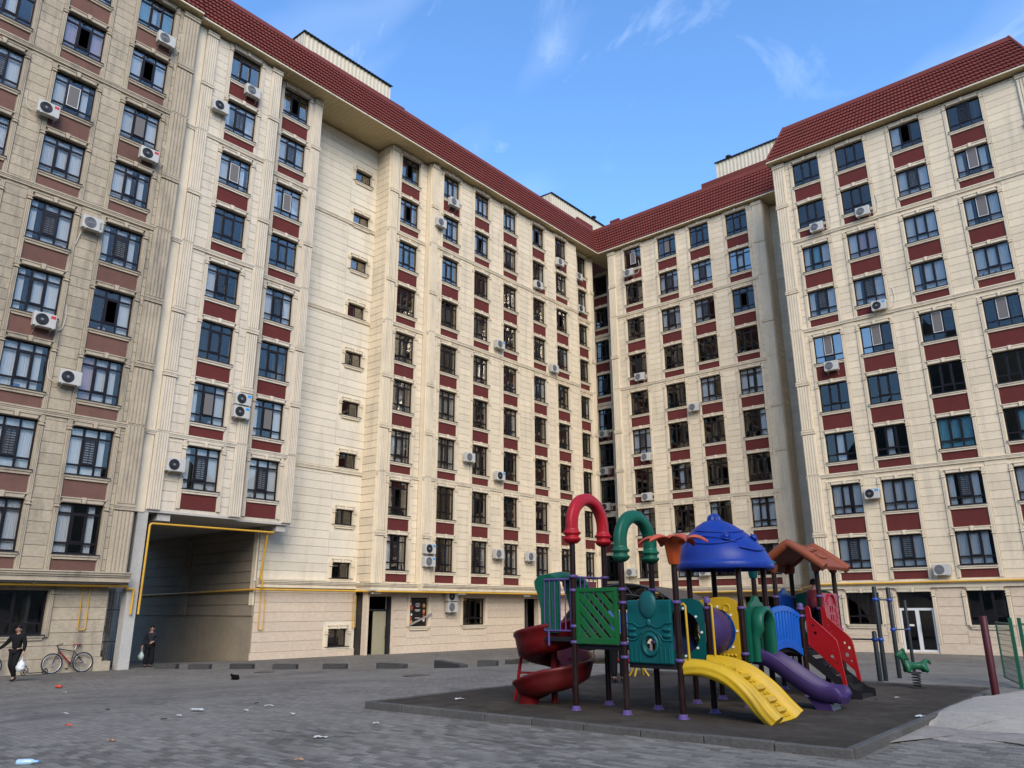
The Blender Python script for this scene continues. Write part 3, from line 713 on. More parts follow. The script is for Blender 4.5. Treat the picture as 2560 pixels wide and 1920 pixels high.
# roof
soffit(D, PD, 26.8, 48.3, 1.8, -PD - 32.12, -PD - 32.45)
roof(D, PD, 26.8, 48.36, -PD - 32.12, -PD - 32.45, 0, 1.08)
deck(D, PD, 26.8, 60, .9, 12)
penthouse(D, PD, 45.7, 54, 2.4, 8, 31.0, 33.75); roof_vent(D, PD, 52.3, 2.6, 33.9)
b = MB(); b.box(47.1, 49.3, .72, .9, 31.0, 31.5); D.addb('parapet', b, ROOF, PD)
D.finish()

# ------------------------------------------------------------------ back right wing with the dark inner corner
E = Block('apartment_building', 'cream apartment wing across the back, right of the inner corner, four window columns wide', 'R', 48.68, -25.0, -2.3, STONE, TRIM, RED)
PE, PGc, PH = 48.68, 51.5, 50.0
wing(E, PE, -31.70, -18.50, [(-30.19, -28.58, 'bsb ddd ddd dgd ddd cgc ddd ccd dcd'), (-27.10, -25.47, 'bsb cgc cgc ddd ddd ddd dcd dod ccc'), (-24.32, -22.70, 'bbb cgc cgd ddd ccd ddd ddd cdd bbb'), (-21.34, -19.69, 'bbb wlw bob ddd ccc ddc ddd ccc lbl')], 1.0, 28.05, pil=[(-31.68, -31.0), (-19.22, -18.52)])
wing(E, PGc, -36.5, -31.6, [(-35.15, -33.75, 'dgd ddd ddd dgd ddd ddd ddd ddd ddd')], -2.9, 28.05)
interior(E, PE, -31.6, -18.6, 1.1, 28); interior(E, PGc, -36.4, -31.7, 1.1, 28)
b = MB(); b.box(-31.70, -31.4, .06, 3.0, 1.0, 28.05); E.addb('side_wall', b, STONE, PE)
b = MB(); b.box(-18.8, -18.505, .06, 1.5, -2.9, 28.05); E.addb('side_wall', b, STONE, PE)
b = MB()
z = 1.42
while z < 28: b.box(-18.52, -18.475, .08, 1.3, z, min(z + .4286, 28.05) - .028); z += .4286
tag(E.addb('stone_course', b, STONE, PE), kind='stuff')
ops = [(-17.75, -16.7, z - .82, z) for z in cz]
E.core(PH, -18.5, -15.9, -2.9, 28.05, ops)
E.course_strip(PH, -18.46, -17.95, 1.4, 28.05); E.course_strip(PH, -16.5, -15.9, 1.4, 28.05)
for z in cz: E.window(PH, -17.75, -16.7, z - .82, .82, 'dd', 'S', trims=False)
for z in cz: E.add('lintel', tpl(('lintel', 1.05, 'c'), lambda: make_lintel(1.05), TRIM), PH, -17.75, 0, z)
interior(E, PH, -18.4, -16, 1, 28)
for n in STRING_ROWS: E.add('string_course', tpl(('string', 2.6, 'c'), lambda: make_string(2.6), TRIM), PH, -18.5, 0, ZB[n] - .66)
E.add('cornice', tpl(('cornice', 13.2, 'e'), lambda: make_cornice(13.2), TRIM), PE, -31.7, 0, 1.36)
E.core(PE + .35, -31.7, -18.5, -2.9, 1.0, [(-29.6, -27.6, -2.9, .7), (-26.4, -24.0, -.9, .7), (-22.6, -19.6, -2.9, .7)], mats=STONE_BASE)
b = MB(); b.box(-31.7, -18.5, .0, .4, .93, .985); E.addb('soffit', b, CONC, PE)
for a0, a1 in ((-31.6, -29.8), (-27.4, -26.6), (-23.8, -22.8), (-19.4, -18.55)): E.course_strip(PE + .35, a0, a1, -1.9, .9, STONE_BASE, step=.46)
E.window(PE + .35, -26.4, -24.0, -.9, 1.6, 'ddd', 'F', trims=False)
interior(E, PE + .35, -31.6, -18.6, -2.6, .9, 4)
soffit(E, PE, -33.6, -16.2, 2.7, .33, .30)
roof(E, PE, -32.45, -17.3, .33, .33, -1.08, 0)
deck(E, PE, -36, -16.2, .9, 12)
penthouse(E, PE, -22.9, -15.0, 2.8, 8, 31, 34.2); roof_vent(E, PE, -22.0, 3.3, 34.35)
b = MB(); b.box(-23.3, -16.4, .72, .9, 31.0, 31.55); E.addb('parapet', b, ROOF, PE)
b = MB(); b.box(-31.8, -30.9, .72, .9, 31.0, 31.4); E.addb('parapet', b, ROOF, PE)
E.finish()

# ------------------------------------------------------------------ near right wing
Fb = Block('apartment_building', 'cream apartment wing at the right with wide three-light windows and its own hipped red roof', 'R', 45.15, -9.0, -2.3, STONE, TRIM, RED)
PF = 45.15
wing(Fb, PF, -16.20, -1.45, [(-14.92, -13.26, 'bbb bbb ctc cgc wsw ddd dcd ccc lgl'), (-12.19, -10.50, 'bbb bbb cpp cgc wsd ddd dcd lll lgl'), (-9.0, -7.31, 'cob cgc ccc ccc dsd ddd ttt cgc ccc'), (-5.90, -4.21, 'bgb csc csc ccc dsd ddd dtd ccd cec')], 0.95, 28.05, F=True, pil=[(-16.18, -15.40), (-2.40, -1.62)])
interior(Fb, PF, -16.1, -1.5, 1.0, 28)
b = MB(); b.box(-16.2, -15.9, .06, 8, -2.9, 28.05); b.box(-1.75, -1.455, .06, 8, -2.9, 28.05); Fb.addb('side_wall', b, STONE, PF)
b = MB()
for z0, z1, p in ((1.28, 1.36, .16), (1.16, 1.275, .12), (.98, 1.155, .09)): b.box(-16.3, -1.35, -p, .05, z0, z1)
Fb.addb('cornice', b, TRIM, PF)
Fb.core(PF, -16.2, -1.45, -2.9, .96, [(-14.82, -13.07, -.88, .77), (-12.2, -10.5, -2.2, .77), (-8.91, -7.2, -.86, .79), (-5.6, -3.9, -.86, .79)], mats=STONE_BASE)
for a0, a1 in ((-16.18, -15.05), (-12.85, -12.42), (-10.28, -9.13), (-6.98, -5.82), (-3.68, -1.5)): Fb.course_strip(PF, a0, a1, -1.75, .92, STONE_BASE, step=.445)
for a0, a1 in ((-15.03, -12.87), (-9.1, -7.0), (-5.8, -3.7)): Fb.course_strip(PF, a0, a1, -1.75, -1.1, STONE_BASE, step=.325)
b = MB(); b.box(-16.22, -12.22, -.03, .05, -2.9, -1.77); b.box(-10.48, -1.44, -.03, .05, -2.9, -1.77); Fb.addb('plinth', b, STONE_BASE, PF)
interior(Fb, PF, -16, -1.6, -2.6, .9, 4)
for l, r in ((-14.82, -13.07), (-8.91, -7.2), (-5.6, -3.9)):
    w = round(r - l, 3); zb = -.88 if l < -14 else -.86
    Fb.window(PF, l, r, zb, 1.65, 'ddd', 'F', trims=False)
    Fb.add('sill', tpl(('sill', w, 'f'), lambda: make_sill(w), [TRIM, TRIM]), PF, l, 0, zb)
    Fb.add('lintel', tpl(('lintel', w, TRIM.name), lambda: make_lintel(w), TRIM), PF, l, 0, zb + 1.65)
    me = tpl(('jamb', 1.66, 1.4, 'f'), lambda: make_jamb(1.66, 1.4), TRIM); Fb.add('jamb', me, PF, l - .18, 0, zb); Fb.add('jamb', me, PF, r + .01, 0, zb)
Fb.add('lintel', tpl(('lintel', 1.7, TRIM.name), lambda: make_lintel(1.7), TRIM), PF, -12.2, 0, .77)
me = tpl(('jamb', 2.6, 2.35, 'f'), lambda: make_jamb(2.6, 2.35), TRIM); Fb.add('jamb', me, PF, -12.38, 0, -1.8); Fb.add('jamb', me, PF, -10.49, 0, -1.8)
# glazed shop door, white frame
b = MB()
b.box(-12.18, -10.52, .10, .17, -.16, -.04); b.box(-12.18, -12.08, .10, .17, -2.2, -.16); b.box(-10.62, -10.52, .10, .17, -2.2, -.16); b.box(-11.42, -11.24, .09, .17, -2.2, -.16); b.box(-11.24, -10.62, .10, .17, -2.2, -2.1); b.box(-12.08, -11.42, .101, .17, -2.2, -2.12)
dr = Fb.addb('door', b, FRAME_W, PF)
b = MB(); b.box(-12.08, -11.42, .125, .14, -2.12, -.16); b.box(-11.24, -10.62, .125, .14, -2.1, -.16); b.obj('door_glass', GLASS, dr)
b = MB(); b.box(-12.18, -10.52, .125, .14, -.04, .75); b.obj('transom_glass', GLASS, dr)
b = MB(); b.tube([(-11.2, .09, -1.25), (-11.2, .03, -1.22), (-11.2, .03, -.85), (-11.2, .09, -.82)], .014, 6); b.obj('handle', DARKMETAL, dr)
b = MB(); b.box(-11.8, -11.55, .118, .124, -.95, -.85); b.obj('notice', FRAME_W, dr)
soffit(Fb, PF, -16.4, -1.25, .1, .47, .47)
roof(Fb, PF, -16.39, -1.25, .47, .47, 1.06, -1.06, rise=2.75)
# hip ends of the roof
def hip_end(sgn, a):
    b = MB(); nr = 9; rows = []
    for k in range(nr):
        for t, lf in ((k / nr, .05), ((k + 1) / nr, .015)):
            rows.append([(a - sgn * (1.06 * t) + sgn * lf, -.47 + 1.08 * t + (8 - 1.08 * t + .47) * i / 60, 28.25 + 2.75 * t + .02 * math.sin(i * 2.0)) for i in range(61)])
    b.grid(rows); tag(Fb.addb('roof_tiles', b, ROOF, PF, fix=False), kind='stuff')
    c = MB(); c.tube([(a, -.49, 28.3), (a - sgn * 1.06, .6, 31.02)], .09, 8); Fb.addb('hip_ridge', c, ROOF, PF)
hip_end(-1, -16.39); hip_end(1, -1.25)
deck(Fb, PF, -15.3, -2.3, .65, 8)
Fb.finish()
b = MB(); b.tube([(-32.45, 48.35, 28.27), (-33.53, 49.43, 31.1)], .1, 8)
va = b.obj('valley_flashing', ROOF); va.parent = E.root; va.data.transform(Matrix.Translation(-Vector(E.root.location)))
# ------------------------------------------------------------------ ground
def paver_material():
    m = mat('paving', (0.158, 0.143, 0.121), 0.85, spec=0.2, noise=[(0.12, .22), (0.45, .2), (1.7, .12), (9, .12)], bump=(60, .3))
    nt = m.node_tree; N = nt.nodes; L = nt.links; b = N['Principled BSDF']
    src = b.inputs['Base Color'].links[0].from_socket
    g = N.new('ShaderNodeNewGeometry'); mpn = N.new('ShaderNodeMapping'); L.new(g.outputs['Position'], mpn.inputs['Vector'])
    br = N.new('ShaderNodeTexBrick'); br.inputs['Scale'].default_value = 1.0; br.inputs['Brick Width'].default_value = .2; br.inputs['Row Height'].default_value = .1; br.inputs['Mortar Size'].default_value = .006
    br.inputs['Color1'].default_value = (.78, .78, .78, 1); br.inputs['Color2'].default_value = (1.2, 1.2, 1.2, 1); br.inputs['Mortar'].default_value = (.45, .44, .42, 1); br.inputs['Bias'].default_value = 0
    L.new(mpn.outputs[0], br.inputs['Vector'])
    mm = N.new('ShaderNodeMix'); mm.data_type = 'RGBA'; mm.blend_type = 'MULTIPLY'; mm.inputs['Factor'].default_value = 1
    L.new(src, mm.inputs['A']); L.new(br.outputs['Color'], mm.inputs['B'])
    # dust swept thin over the blocks
    t = N.new('ShaderNodeTexNoise'); t.inputs['Scale'].default_value = .55; t.inputs['Detail'].default_value = 8; t.inputs['Roughness'].default_value = .7; L.new(g.outputs['Position'], t.inputs['Vector'])
    mr = N.new('ShaderNodeMapRange'); mr.inputs['From Min'].default_value = .45; mr.inputs['From Max'].default_value = .75; mr.inputs['To Max'].default_value = .55; L.new(t.outputs['Fac'], mr.inputs['Value'])
    m2 = N.new('ShaderNodeMix'); m2.data_type = 'RGBA'; m2.inputs['B'].default_value = (.22, .198, .166, 1); L.new(mr.outputs[0], m2.inputs['Factor']); L.new(mm.outputs['Result'], m2.inputs['A'])
    t3 = N.new('ShaderNodeTexNoise'); t3.inputs['Scale'].default_value = .32; t3.inputs['Detail'].default_value = 7; t3.inputs['Roughness'].default_value = .62; t3.inputs['Distortion'].default_value = 1.2; L.new(g.outputs['Position'], t3.inputs['Vector'])
    m4 = N.new('ShaderNodeMapRange'); m4.inputs['From Min'].default_value = .56; m4.inputs['From Max'].default_value = .68; m4.inputs['To Max'].default_value = .5; L.new(t3.outputs['Fac'], m4.inputs['Value'])
    m5 = N.new('ShaderNodeMix'); m5.data_type = 'RGBA'; m5.inputs['B'].default_value = (.062, .058, .054, 1); L.new(m4.outputs[0], m5.inputs['Factor']); L.new(m2.outputs['Result'], m5.inputs['A'])
    L.new(m5.outputs['Result'], b.inputs['Base Color'])
    return m
PAVING = paver_material()
gb = MB(); xs = [-700, -250, -110] + [-60 + 1.0 * i for i in range(86)] + [60, 200, 700]; ys = [-700, -200, -60] + [-15 + 1.0 * i for i in range(76)] + [110, 250, 700]
def near_z(x, y): return ground_z(x, y) 
gb.grid([[(x, y, near_z(x, y)) for x in xs] for y in ys], smooth=True)
ground = tag(gb.obj('ground', PAVING, fix=False), kind='structure')
# concrete paving blocks of the foreground, each its own piece
def island_mat(name, col, amt, **kw):
    m = mat(name, col, .82, spec=0.2, **kw); nt = m.node_tree; N = nt.nodes; L = nt.links; b = N['Principled BSDF']
    src = b.inputs['Base Color'].links[0].from_socket if b.inputs['Base Color'].links else None
    g = N.new('ShaderNodeNewGeometry'); mr = N.new('ShaderNodeMapRange'); mr.inputs['To Min'].default_value = 1 - amt; mr.inputs['To Max'].default_value = 1 + amt
    oi = N.new('ShaderNodeObjectInfo'); ad = N.new('ShaderNodeMath'); ad.operation = 'ADD'; fr = N.new('ShaderNodeMath'); fr.operation = 'FRACT'
    L.new(g.outputs['Random Per Island'], ad.inputs[0]); L.new(oi.outputs['Random'], ad.inputs[1]); L.new(ad.outputs[0], fr.inputs[0]); L.new(fr.outputs[0], mr.inputs['Value'])
    mm = N.new('ShaderNodeMix'); mm.data_type = 'RGBA'; mm.blend_type = 'MULTIPLY'; mm.inputs['Factor'].default_value = 1
    if src: L.new(src, mm.inputs['A'])
    else: mm.inputs['A'].default_value = (*col, 1)
    L.new(mr.outputs[0], mm.inputs['B'])
    t = N.new('ShaderNodeTexNoise'); t.inputs['Scale'].default_value = .55; t.inputs['Detail'].default_value = 8; t.inputs['Roughness'].default_value = .7; L.new(g.outputs['Position'], t.inputs['Vector'])
    m3 = N.new('ShaderNodeMapRange'); m3.inputs['From Min'].default_value = .45; m3.inputs['From Max'].default_value = .75; m3.inputs['To Max'].default_value = .5; L.new(t.outputs['Fac'], m3.inputs['Value'])
    m2 = N.new('ShaderNodeMix'); m2.data_type = 'RGBA'; m2.inputs['B'].default_value = (.22, .198, .166, 1); L.new(m3.outputs[0], m2.inputs['Factor']); L.new(mm.outputs['Result'], m2.inputs['A'])
    L.new(m2.outputs['Result'], b.inputs['Base Color']); return m
PAVER = island_mat('paver_block', (0.15, 0.137, 0.117), .36, noise=[(0.45, .2), (1.7, .12), (14, .15)], bump=(70, .4))
def in_view(p, m=40):
    d = p.dot(_fw)
    if d < .5: return False
    u = 1280 + 1911.7 * p.dot(_rr) / d; v = 960 - 1911.7 * p.dot(_uu) / d
    return -m < u < 2560 + m and v < 1920 + m
padL, padF, padR, padB = Vector((-10.52, 8.62)), Vector((-3.17, 9.09)), Vector((-3.26, 17.29)), Vector((-10.6, 16.95))
def in_pad(x, y): return x > -10.75 and x < -3.05 and y > 8.62 + (x + 10.52) * .064 - .12
pv = []
for j in range(20, 125):
    for i in range(-70, 12):
        x = (i + .5 * (j % 2)) * .2; y = j * .1
        p = Vector((x + .1, y + .05, ground_z(x, y)))
        if p.length < 11.6 and not in_pad(x, y) and in_view(p): pv.append((p.length, x, y))
pv.sort()
pme = MB().box(.004, .196, .004, .096, -.03, .0).mesh('paver', True); pme.materials.append(PAVER)
pr = random.Random(11); rest = MB()
for k, (dd, x, y) in enumerate(pv):
    z = ground_z(x, y) + .012 + pr.uniform(-.0035, .0035)
    if k < 300: put('paver', pme, None, ground, (x, y, z), (R(pr.uniform(-.5, .5)), R(pr.uniform(-.5, .5)), R(pr.uniform(-.8, .8))))
    else: rest.box(x + .004, x + .196, y + .004, y + .096, z - .03, z)
tag(rest.obj('paver', PAVER, ground, fix=False), kind='stuff')

# ------------------------------------------------------------------ rubber playground pad with concrete kerb
RUBBER = mat('rubber_surface', (0.055, 0.046, 0.037), .95, spec=0.05, noise=[(.35, .3), (3, .25), (60, .35)], bump=(120, .6), streak=((.10, .085, .07), .75, .75))
KERB = mat('kerb_concrete', (0.085, 0.08, 0.072), .9, spec=.2, noise=[(1.5, .2), (15, .2)], bump=(35, .5), var=.12, streak=((.09, .085, .08), 1.5, .6))
pb = MB(); A4 = [padL, padF, padR, padB]
pb.poly([(p.x, p.y, PAD_Z) for p in A4])
for i in range(4):
    a, c = A4[i], A4[(i + 1) % 4]; pb.poly([(a.x, a.y, PAD_Z - .9), (c.x, c.y, PAD_Z - .9), (c.x, c.y, PAD_Z), (a.x, a.y, PAD_Z)])
pad = tag(pb.obj('playground_pad', RUBBER), kind='structure')
def kerb_run(a, c, n, w=.10, out=1):
    d = (c - a); L_ = d.length; d.normalize(); nrm = Vector((d.y, -d.x)) * out
    for i in range(n):
        p = a + d * (L_ * (i + .5) / n); hl = L_ / n / 2 - .006
        mb = MB(); mb.box(-hl, hl, -w, 0, -.9, .012 + pr.uniform(-.006, .006))
        o = mb.obj('kerb_stone', KERB, pad, (p.x, p.y, PAD_Z), (0, 0, math.atan2(d.y, d.x))); bevel(o, .012, 2)
kerb_run(padL - Vector((.06, 0)), padF + Vector((.09, 0)), 9)
kerb_run(padF, padR, 9); kerb_run(padR, padB, 8); kerb_run(padB, padL, 9)
# sand and soil that drifted over the kerb on the right
SAND = mat('pale_sand', (0.29, 0.258, 0.208), .95, noise=[(.8, .15), (5, .15), (40, .15)], bump=(18, .6))
SOIL = mat('dry_soil', (0.22, 0.19, 0.155), .95, noise=[(.8, .2), (6, .25), (50, .2)], bump=(20, .8))
def sheet(name, m, outline, z_of, n=26, kind='stuff'):
    b = MB(); c = Vector((sum(p[0] for p in outline) / len(outline), sum(p[1] for p in outline) / len(outline)))
    rows = []
    for k in range(n + 1):
        t = k / n
        rows.append([(c.x + (x - c.x) * t, c.y + (y - c.y) * t, z_of(c.x + (x - c.x) * t, c.y + (y - c.y) * t, t)) for x, y in outline])
    b.grid(rows[::-1], closed_u=True, smooth=True)
    return tag(b.obj(name, m, None, fix=True), kind=kind)
def px3(a, b_, z): q = on_z(1900 + a * .2984, 1700 + b_ * .2984, z); return (q.x, q.y)
edge = [px3(a, b_, PAD_Z) for a, b_ in ((1215, 378), (1290, 352), (1370, 325), (1430, 292), (1510, 262), (1590, 226), (1680, 190), (1760, 166), (1860, 150))]
jr = random.Random(4)
def jag(pts, amt=.05, sub=5):
    out = []
    for i in range(len(pts)):
        a, c = pts[i], pts[(i + 1) % len(pts)]
        for k in range(sub): out.append((a[0] + (c[0] - a[0]) * k / sub + jr.uniform(-amt, amt), a[1] + (c[1] - a[1]) * k / sub + jr.uniform(-amt, amt)))
    return out
far_pts = [(-2.95, 15.6), (-2.6, 17.4), (-0.5, 18.6), (3.5, 18.0), (5.5, 14.0), (3.6, 10.2)]
low = [px3(a, b_, -1.55) for a, b_ in ((2212, 470), (1800, 445), (1500, 412))]
def sand_z(x, y, t):
    k = 1 - t ** 5
    g = ground_z(x, y) + .003
    if x < -3.14: return PAD_Z + .006 + .03 * k
    w_ = (1 - smooth(-3.0, -.4, x)) * smooth(yl0, yl0 + 1.3, y)          # slopes down from the kerb to the paving
    return g + (PAD_Z + .03 - g) * w_ + .03 * k * smooth(yl0, yl0 + .6, y)
yl0 = max(q[1] for q in low) - .1
sheet('sand', SAND, jag(edge + far_pts + low, .018), sand_z)
soil_o = [px3(a, b_, -1.56) for a, b_ in ((1190, 440), (1260, 385), (1500, 405), (1800, 440), (2212, 465), (2420, 480), (2420, 600), (2212, 560), (1900, 555), (1600, 530), (1350, 510), (1230, 500), (1000, 560), (890, 560))]
sheet('soil', SOIL, jag(soil_o, .03), lambda x, y, t: ground_z(x, y) + .003 + .022 * (1 - t ** 8))

# hills and trees that close the view behind the camera (only seen mirrored in the panes)
hb = MB(); n = 60; rows = []
for rad, hgt in ((180, 0), (230, .35), (330, .8), (520, 1.0)):
    rows.append([(rad * math.sin(R(25 + 265 * i / n)), rad * math.cos(R(25 + 265 * i / n)), -3 + hgt * 1.6 * (70 + 26 * math.sin(i * .55) + 14 * math.sin(i * 1.7))) for i in range(n + 1)])
hb.grid(rows); tag(hb.obj('hills', mat('hill_scrub', (.07, .075, .06), .95, noise=[(.02, .4), (.1, .4)]), fix=False), kind='structure')
# ------------------------------------------------------------------ playground equipment
def plastic(name, col, rough=.38, **k):
    col = tuple(c * .62 for c in col)
    return mat(name, col, rough, noise=[(2.5, .10), (14, .06)], spec=.22, streak=(tuple(c * .72 + .025 for c in col), 1.6, .55), **k)
POST = plastic('maroon_black_post', (0.022, 0.008, 0.007), .35)
LILAC = plastic('lilac_clamp', (0.135, 0.088, 0.27))
P_RED = plastic('red_plastic', (0.52, 0.012, 0.022)); P_MAROON = plastic('maroon_slide', (0.165, 0.008, 0.009), .33)
P_GREEN = plastic('green_plastic', (0.008, 0.125, 0.07)); P_LATT = plastic('leaf_green_panel', (0.012, 0.15, 0.035)); P_TEAL = plastic('teal_panel', (0.004, 0.115, 0.115))
P_BLUE = plastic('dome_blue', (0.010, 0.045, 0.33)); P_SKY = plastic('bright_blue', (0.006, 0.14, 0.62)); P_YEL = plastic('yellow_plastic', (0.72, 0.44, 0.02)); P_PUR = plastic('purple_slide', (0.066, 0.036, 0.14))
P_ORA = plastic('coral_flower', (0.66, 0.11, 0.025)); P_BRN = plastic('brick_roof_plastic', (0.34, 0.085, 0.035), .5); P_CRIM = plastic('crimson_panel', (0.42, 0.018, 0.045)); P_STAIR = plastic('stair_red', (0.46, 0.012, 0.014)); P_DECK = mat('deck_steel', (0.012, 0.011, 0.012), .55, spec=.2)
P_YWAVE = plastic('yellow_wave', (0.74, 0.46, 0.02))
BOLT = mat('white_bolt_cap', (.7, .7, .66), .4)
play = empty('playground_set', (-6.3, 12.2, PAD_Z))
tag(play, 'multicoloured playground climbing set with slides, blue dome roof and brown gable roof on rubber pad', 'playground set')
PO = Vector((-6.3, 12.2, PAD_Z))
def part(name, mb, m, parent=None, bev=0, fix=True, weld=False):
    mb.v = [tuple(Vector(v) - PO) for v in mb.v]
    o = mb.obj(name, m, parent or play, fix=fix, weld=weld)
    if bev: bevel(o, bev, 2)
    return o
def cut(o, cutters):
    """subtract closed meshes (MB, world coordinates) and bake the result"""
    for c in cutters:
        c.v = [tuple(Vector(v) - PO) for v in c.v]; co = put('cutter', c.mesh('cutter', True)); co.parent = play
        m = o.modifiers.new('cut', 'BOOLEAN'); m.object = co; m.operation = 'DIFFERENCE'; m.solver = 'EXACT'
        bpy.context.view_layer.update(); dg = bpy.context.evaluated_depsgraph_get()
        me = bpy.data.meshes.new_from_object(o.evaluated_get(dg)); o.modifiers.clear(); old = o.data; o.data = me
        bpy.data.objects.remove(co)
    return o
def cyl_x(x0, x1, y, z, r, seg=24):
    return MB().tube([(x0, y, z), (x1, y, z)], r, seg)
def cyl_y(y0, y1, x, z, r, seg=24):
    return MB().tube([(x, y0, z), (x, y1, z)], r, seg)
posts = {'p1': (-7.32, 9.88, 1.10), 'p2': (-7.31, 10.73, 1.10), 'p3': (-6.46, 9.93, .80), 'p4': (-6.42, 10.72, .80), 'p5': (-5.62, 10.02, .66), 'p7': (-5.58, 10.86, .10), 'p6': (-6.33, 11.75, .70), 'p8': (-5.46, 11.75, .70), 'p9': (-6.29, 12.56, .70), 'p9b': (-5.42, 12.60, .70),
         'p12': (-6.15, 13.85, .62), 'p11': (-5.34, 13.85, .02), 'p10': (-6.13, 14.75, .74), 'h2': (-5.30, 14.72, .74), 'h3': (-5.30, 15.60, .74), 'h4': (-6.13, 15.60, .74)}
for k, (x, y, t) in posts.items():
    o = part('post', MB().lathe([(.045, 0), (.045, t - PAD_Z)], 16, (x, y, PAD_Z)), POST)
    part('base_collar', MB().lathe([(.085, .0), (.085, .01), (.064, .016), (.058, .055), (.046, .062)], 14, (x, y, PAD_Z + .002)), LILAC, o)
    cl = {'p1': (.48, .27, -.26, -.49), 'p2': (.48, -.3), 'p3': (.27, .08, -.49, -.68), 'p4': (.27, -.5), 'p5': (.08, -.70), 'p7': (.0, -.7), 'p6': (.0, -.6), 'p8': (.0, -.68), 'p9': (.0, -.6), 'p9b': (.0, -.13, -.65), 'p12': (.0, -.5), 'p11': (-.02, -.14), 'p10': (.20, -.3), 'h2': (.20, -.02), 'h3': (.20, -.40), 'h4': (.20, -.3)}[k]
    for z in cl: part('clamp', MB().lathe([(.047, -.024), (.064, -.02), (.066, .0), (.064, .02), (.047, .024)], 14, (x, y, z), caps=False), LILAC, o)
for k in ('p7', 'p11'):
    x, y, t = posts[k]; part('post_cap', MB().lathe([(.05, -.03), (.052, .02), (.04, .05), (.0, .065)], 14, (x, y, t)), LILAC)
# decks
def deck_(x0, x1, y0, y1, z):
    b = MB(); b.box(x0, x1, y0, y1, z - .07, z); return part('deck', b, P_DECK, bev=.008)
deck_(-7.28, -6.5, 9.92, 10.70, -.52); deck_(-7.92, -7.36, 9.88, 10.72, -.42); deck_(-6.42, -5.66, 9.98, 10.8, -.75); deck_(-6.30, -5.50, 11.78, 12.55, -.76); deck_(-6.12, -5.36, 13.88, 14.70, -.74); deck_(-6.12, -5.32, 14.74, 15.58, -.70)
# arches on the tall posts
def arch(p, q, z, m):
    (x0, y0, _), (x1, y1, _) = posts[p], posts[q]; c = Vector(((x0 + x1) / 2, (y0 + y1) / 2, z)); r = math.hypot(x1 - x0, y1 - y0) / 2; d = Vector((x1 - x0, y1 - y0, 0)).normalized(); n = Vector((d.y, -d.x, 0))
    prof = [(-.075, -.05), (-.075, .02), (-.055, .045), (-.055, .07), (-.03, .09), (.03, .09), (.055, .07), (.055, .045), (.075, .02), (.075, -.05), (.05, -.075), (-.05, -.075)]
    b = MB(); rows = []; N = 26
    for i in range(-3, N + 4):
        t = min(max(i / N, 0), 1) * math.pi; ex = (i if i < 0 else max(i - N, 0) * -1) * .035
        base = c + d * (-math.cos(t)) * r + Vector((0, 0, math.sin(t) * r + ex)); rad = d * (-math.cos(t)) + Vector((0, 0, math.sin(t)))
        rows.append([base + n * a * 1.15 + rad * e * 1.12 for a, e in prof])
    b.grid(rows, closed_u=True, smooth=True); o = part('arch', b, m)
    for s_ in (-1, 1):
        q_ = c + d * r * s_; zz = z - .30
        part('arch_collar', MB().lathe([(.075, 0), (.12, .025), (.15, .06), (.155, .08), (.12, .10), (.12, .135), (.155, .155), (.155, .175), (.125, .19), (.12, .23)], 6, (q_.x, q_.y, zz)), m, o)
arch('p1', 'p2', 1.28, P_RED); arch('p3', 'p4', .97, P_GREEN)
# flower finials
def flower(p, z, m, cup=None, s=1.0, skew=0):
    x, y, _ = posts[p]; b = MB(); rows = []; seg = 30
    for r, h in ((.07, 0), (.085, .03), (.10, .12), (.115, .22), (.13, .30), (.15, .35)):
        rows.append([(x + s * r * (1 + .05 * math.cos(6 * a)) * math.cos(a), y + s * r * (1 + .05 * math.cos(6 * a)) * math.sin(a), z + h * s) for a in [2 * math.pi * k / seg for k in range(seg)]])
    b.grid(rows, closed_u=True); b.poly(rows[0][::-1]); o = part('flower', b, cup or m)
    for k in range(6):
        a = 2 * math.pi * k / 6 + .35 + skew; d = Vector((math.cos(a), math.sin(a), 0)); w = Vector((-d.y, d.x, 0)); b = MB(); rows = []
        for i in range(9):
            t = i / 8; ww = .125 * math.sin(math.pi * min(t * .84 + .18, 1)) + .012; cc = Vector((x, y, z + .30 * s)) + d * s * (.10 + .40 * t) + Vector((0, 0, s * (.11 * math.sin(t * 2.6) - .05 * t * t)))
            rows.append([cc + w * s * ww * e + Vector((0, 0, s * (-.028 * abs(e) ** 2 + .02 * f))) for e, f in ((-1, 0), (-.5, .8), (0, 1), (.5, .8), (1, 0), (.5, -.6), (0, -.7), (-.5, -.6))])
        b.grid(rows, closed_u=True); b.poly(rows[-1]); b.poly(rows[0][::-1]); part('petal', b, m, o)
    part('flower_centre', MB().lathe([(.12, 0), (.13, .05), (.10, .11), (.05, .14), (0, .145)], 16, (x, y, z + .28 * s)), m, o)
flower('p5', .60, plastic('coral_petal', (.60, .11, .06)), P_ORA); flower('p12', .52, P_TEAL, s=.85)
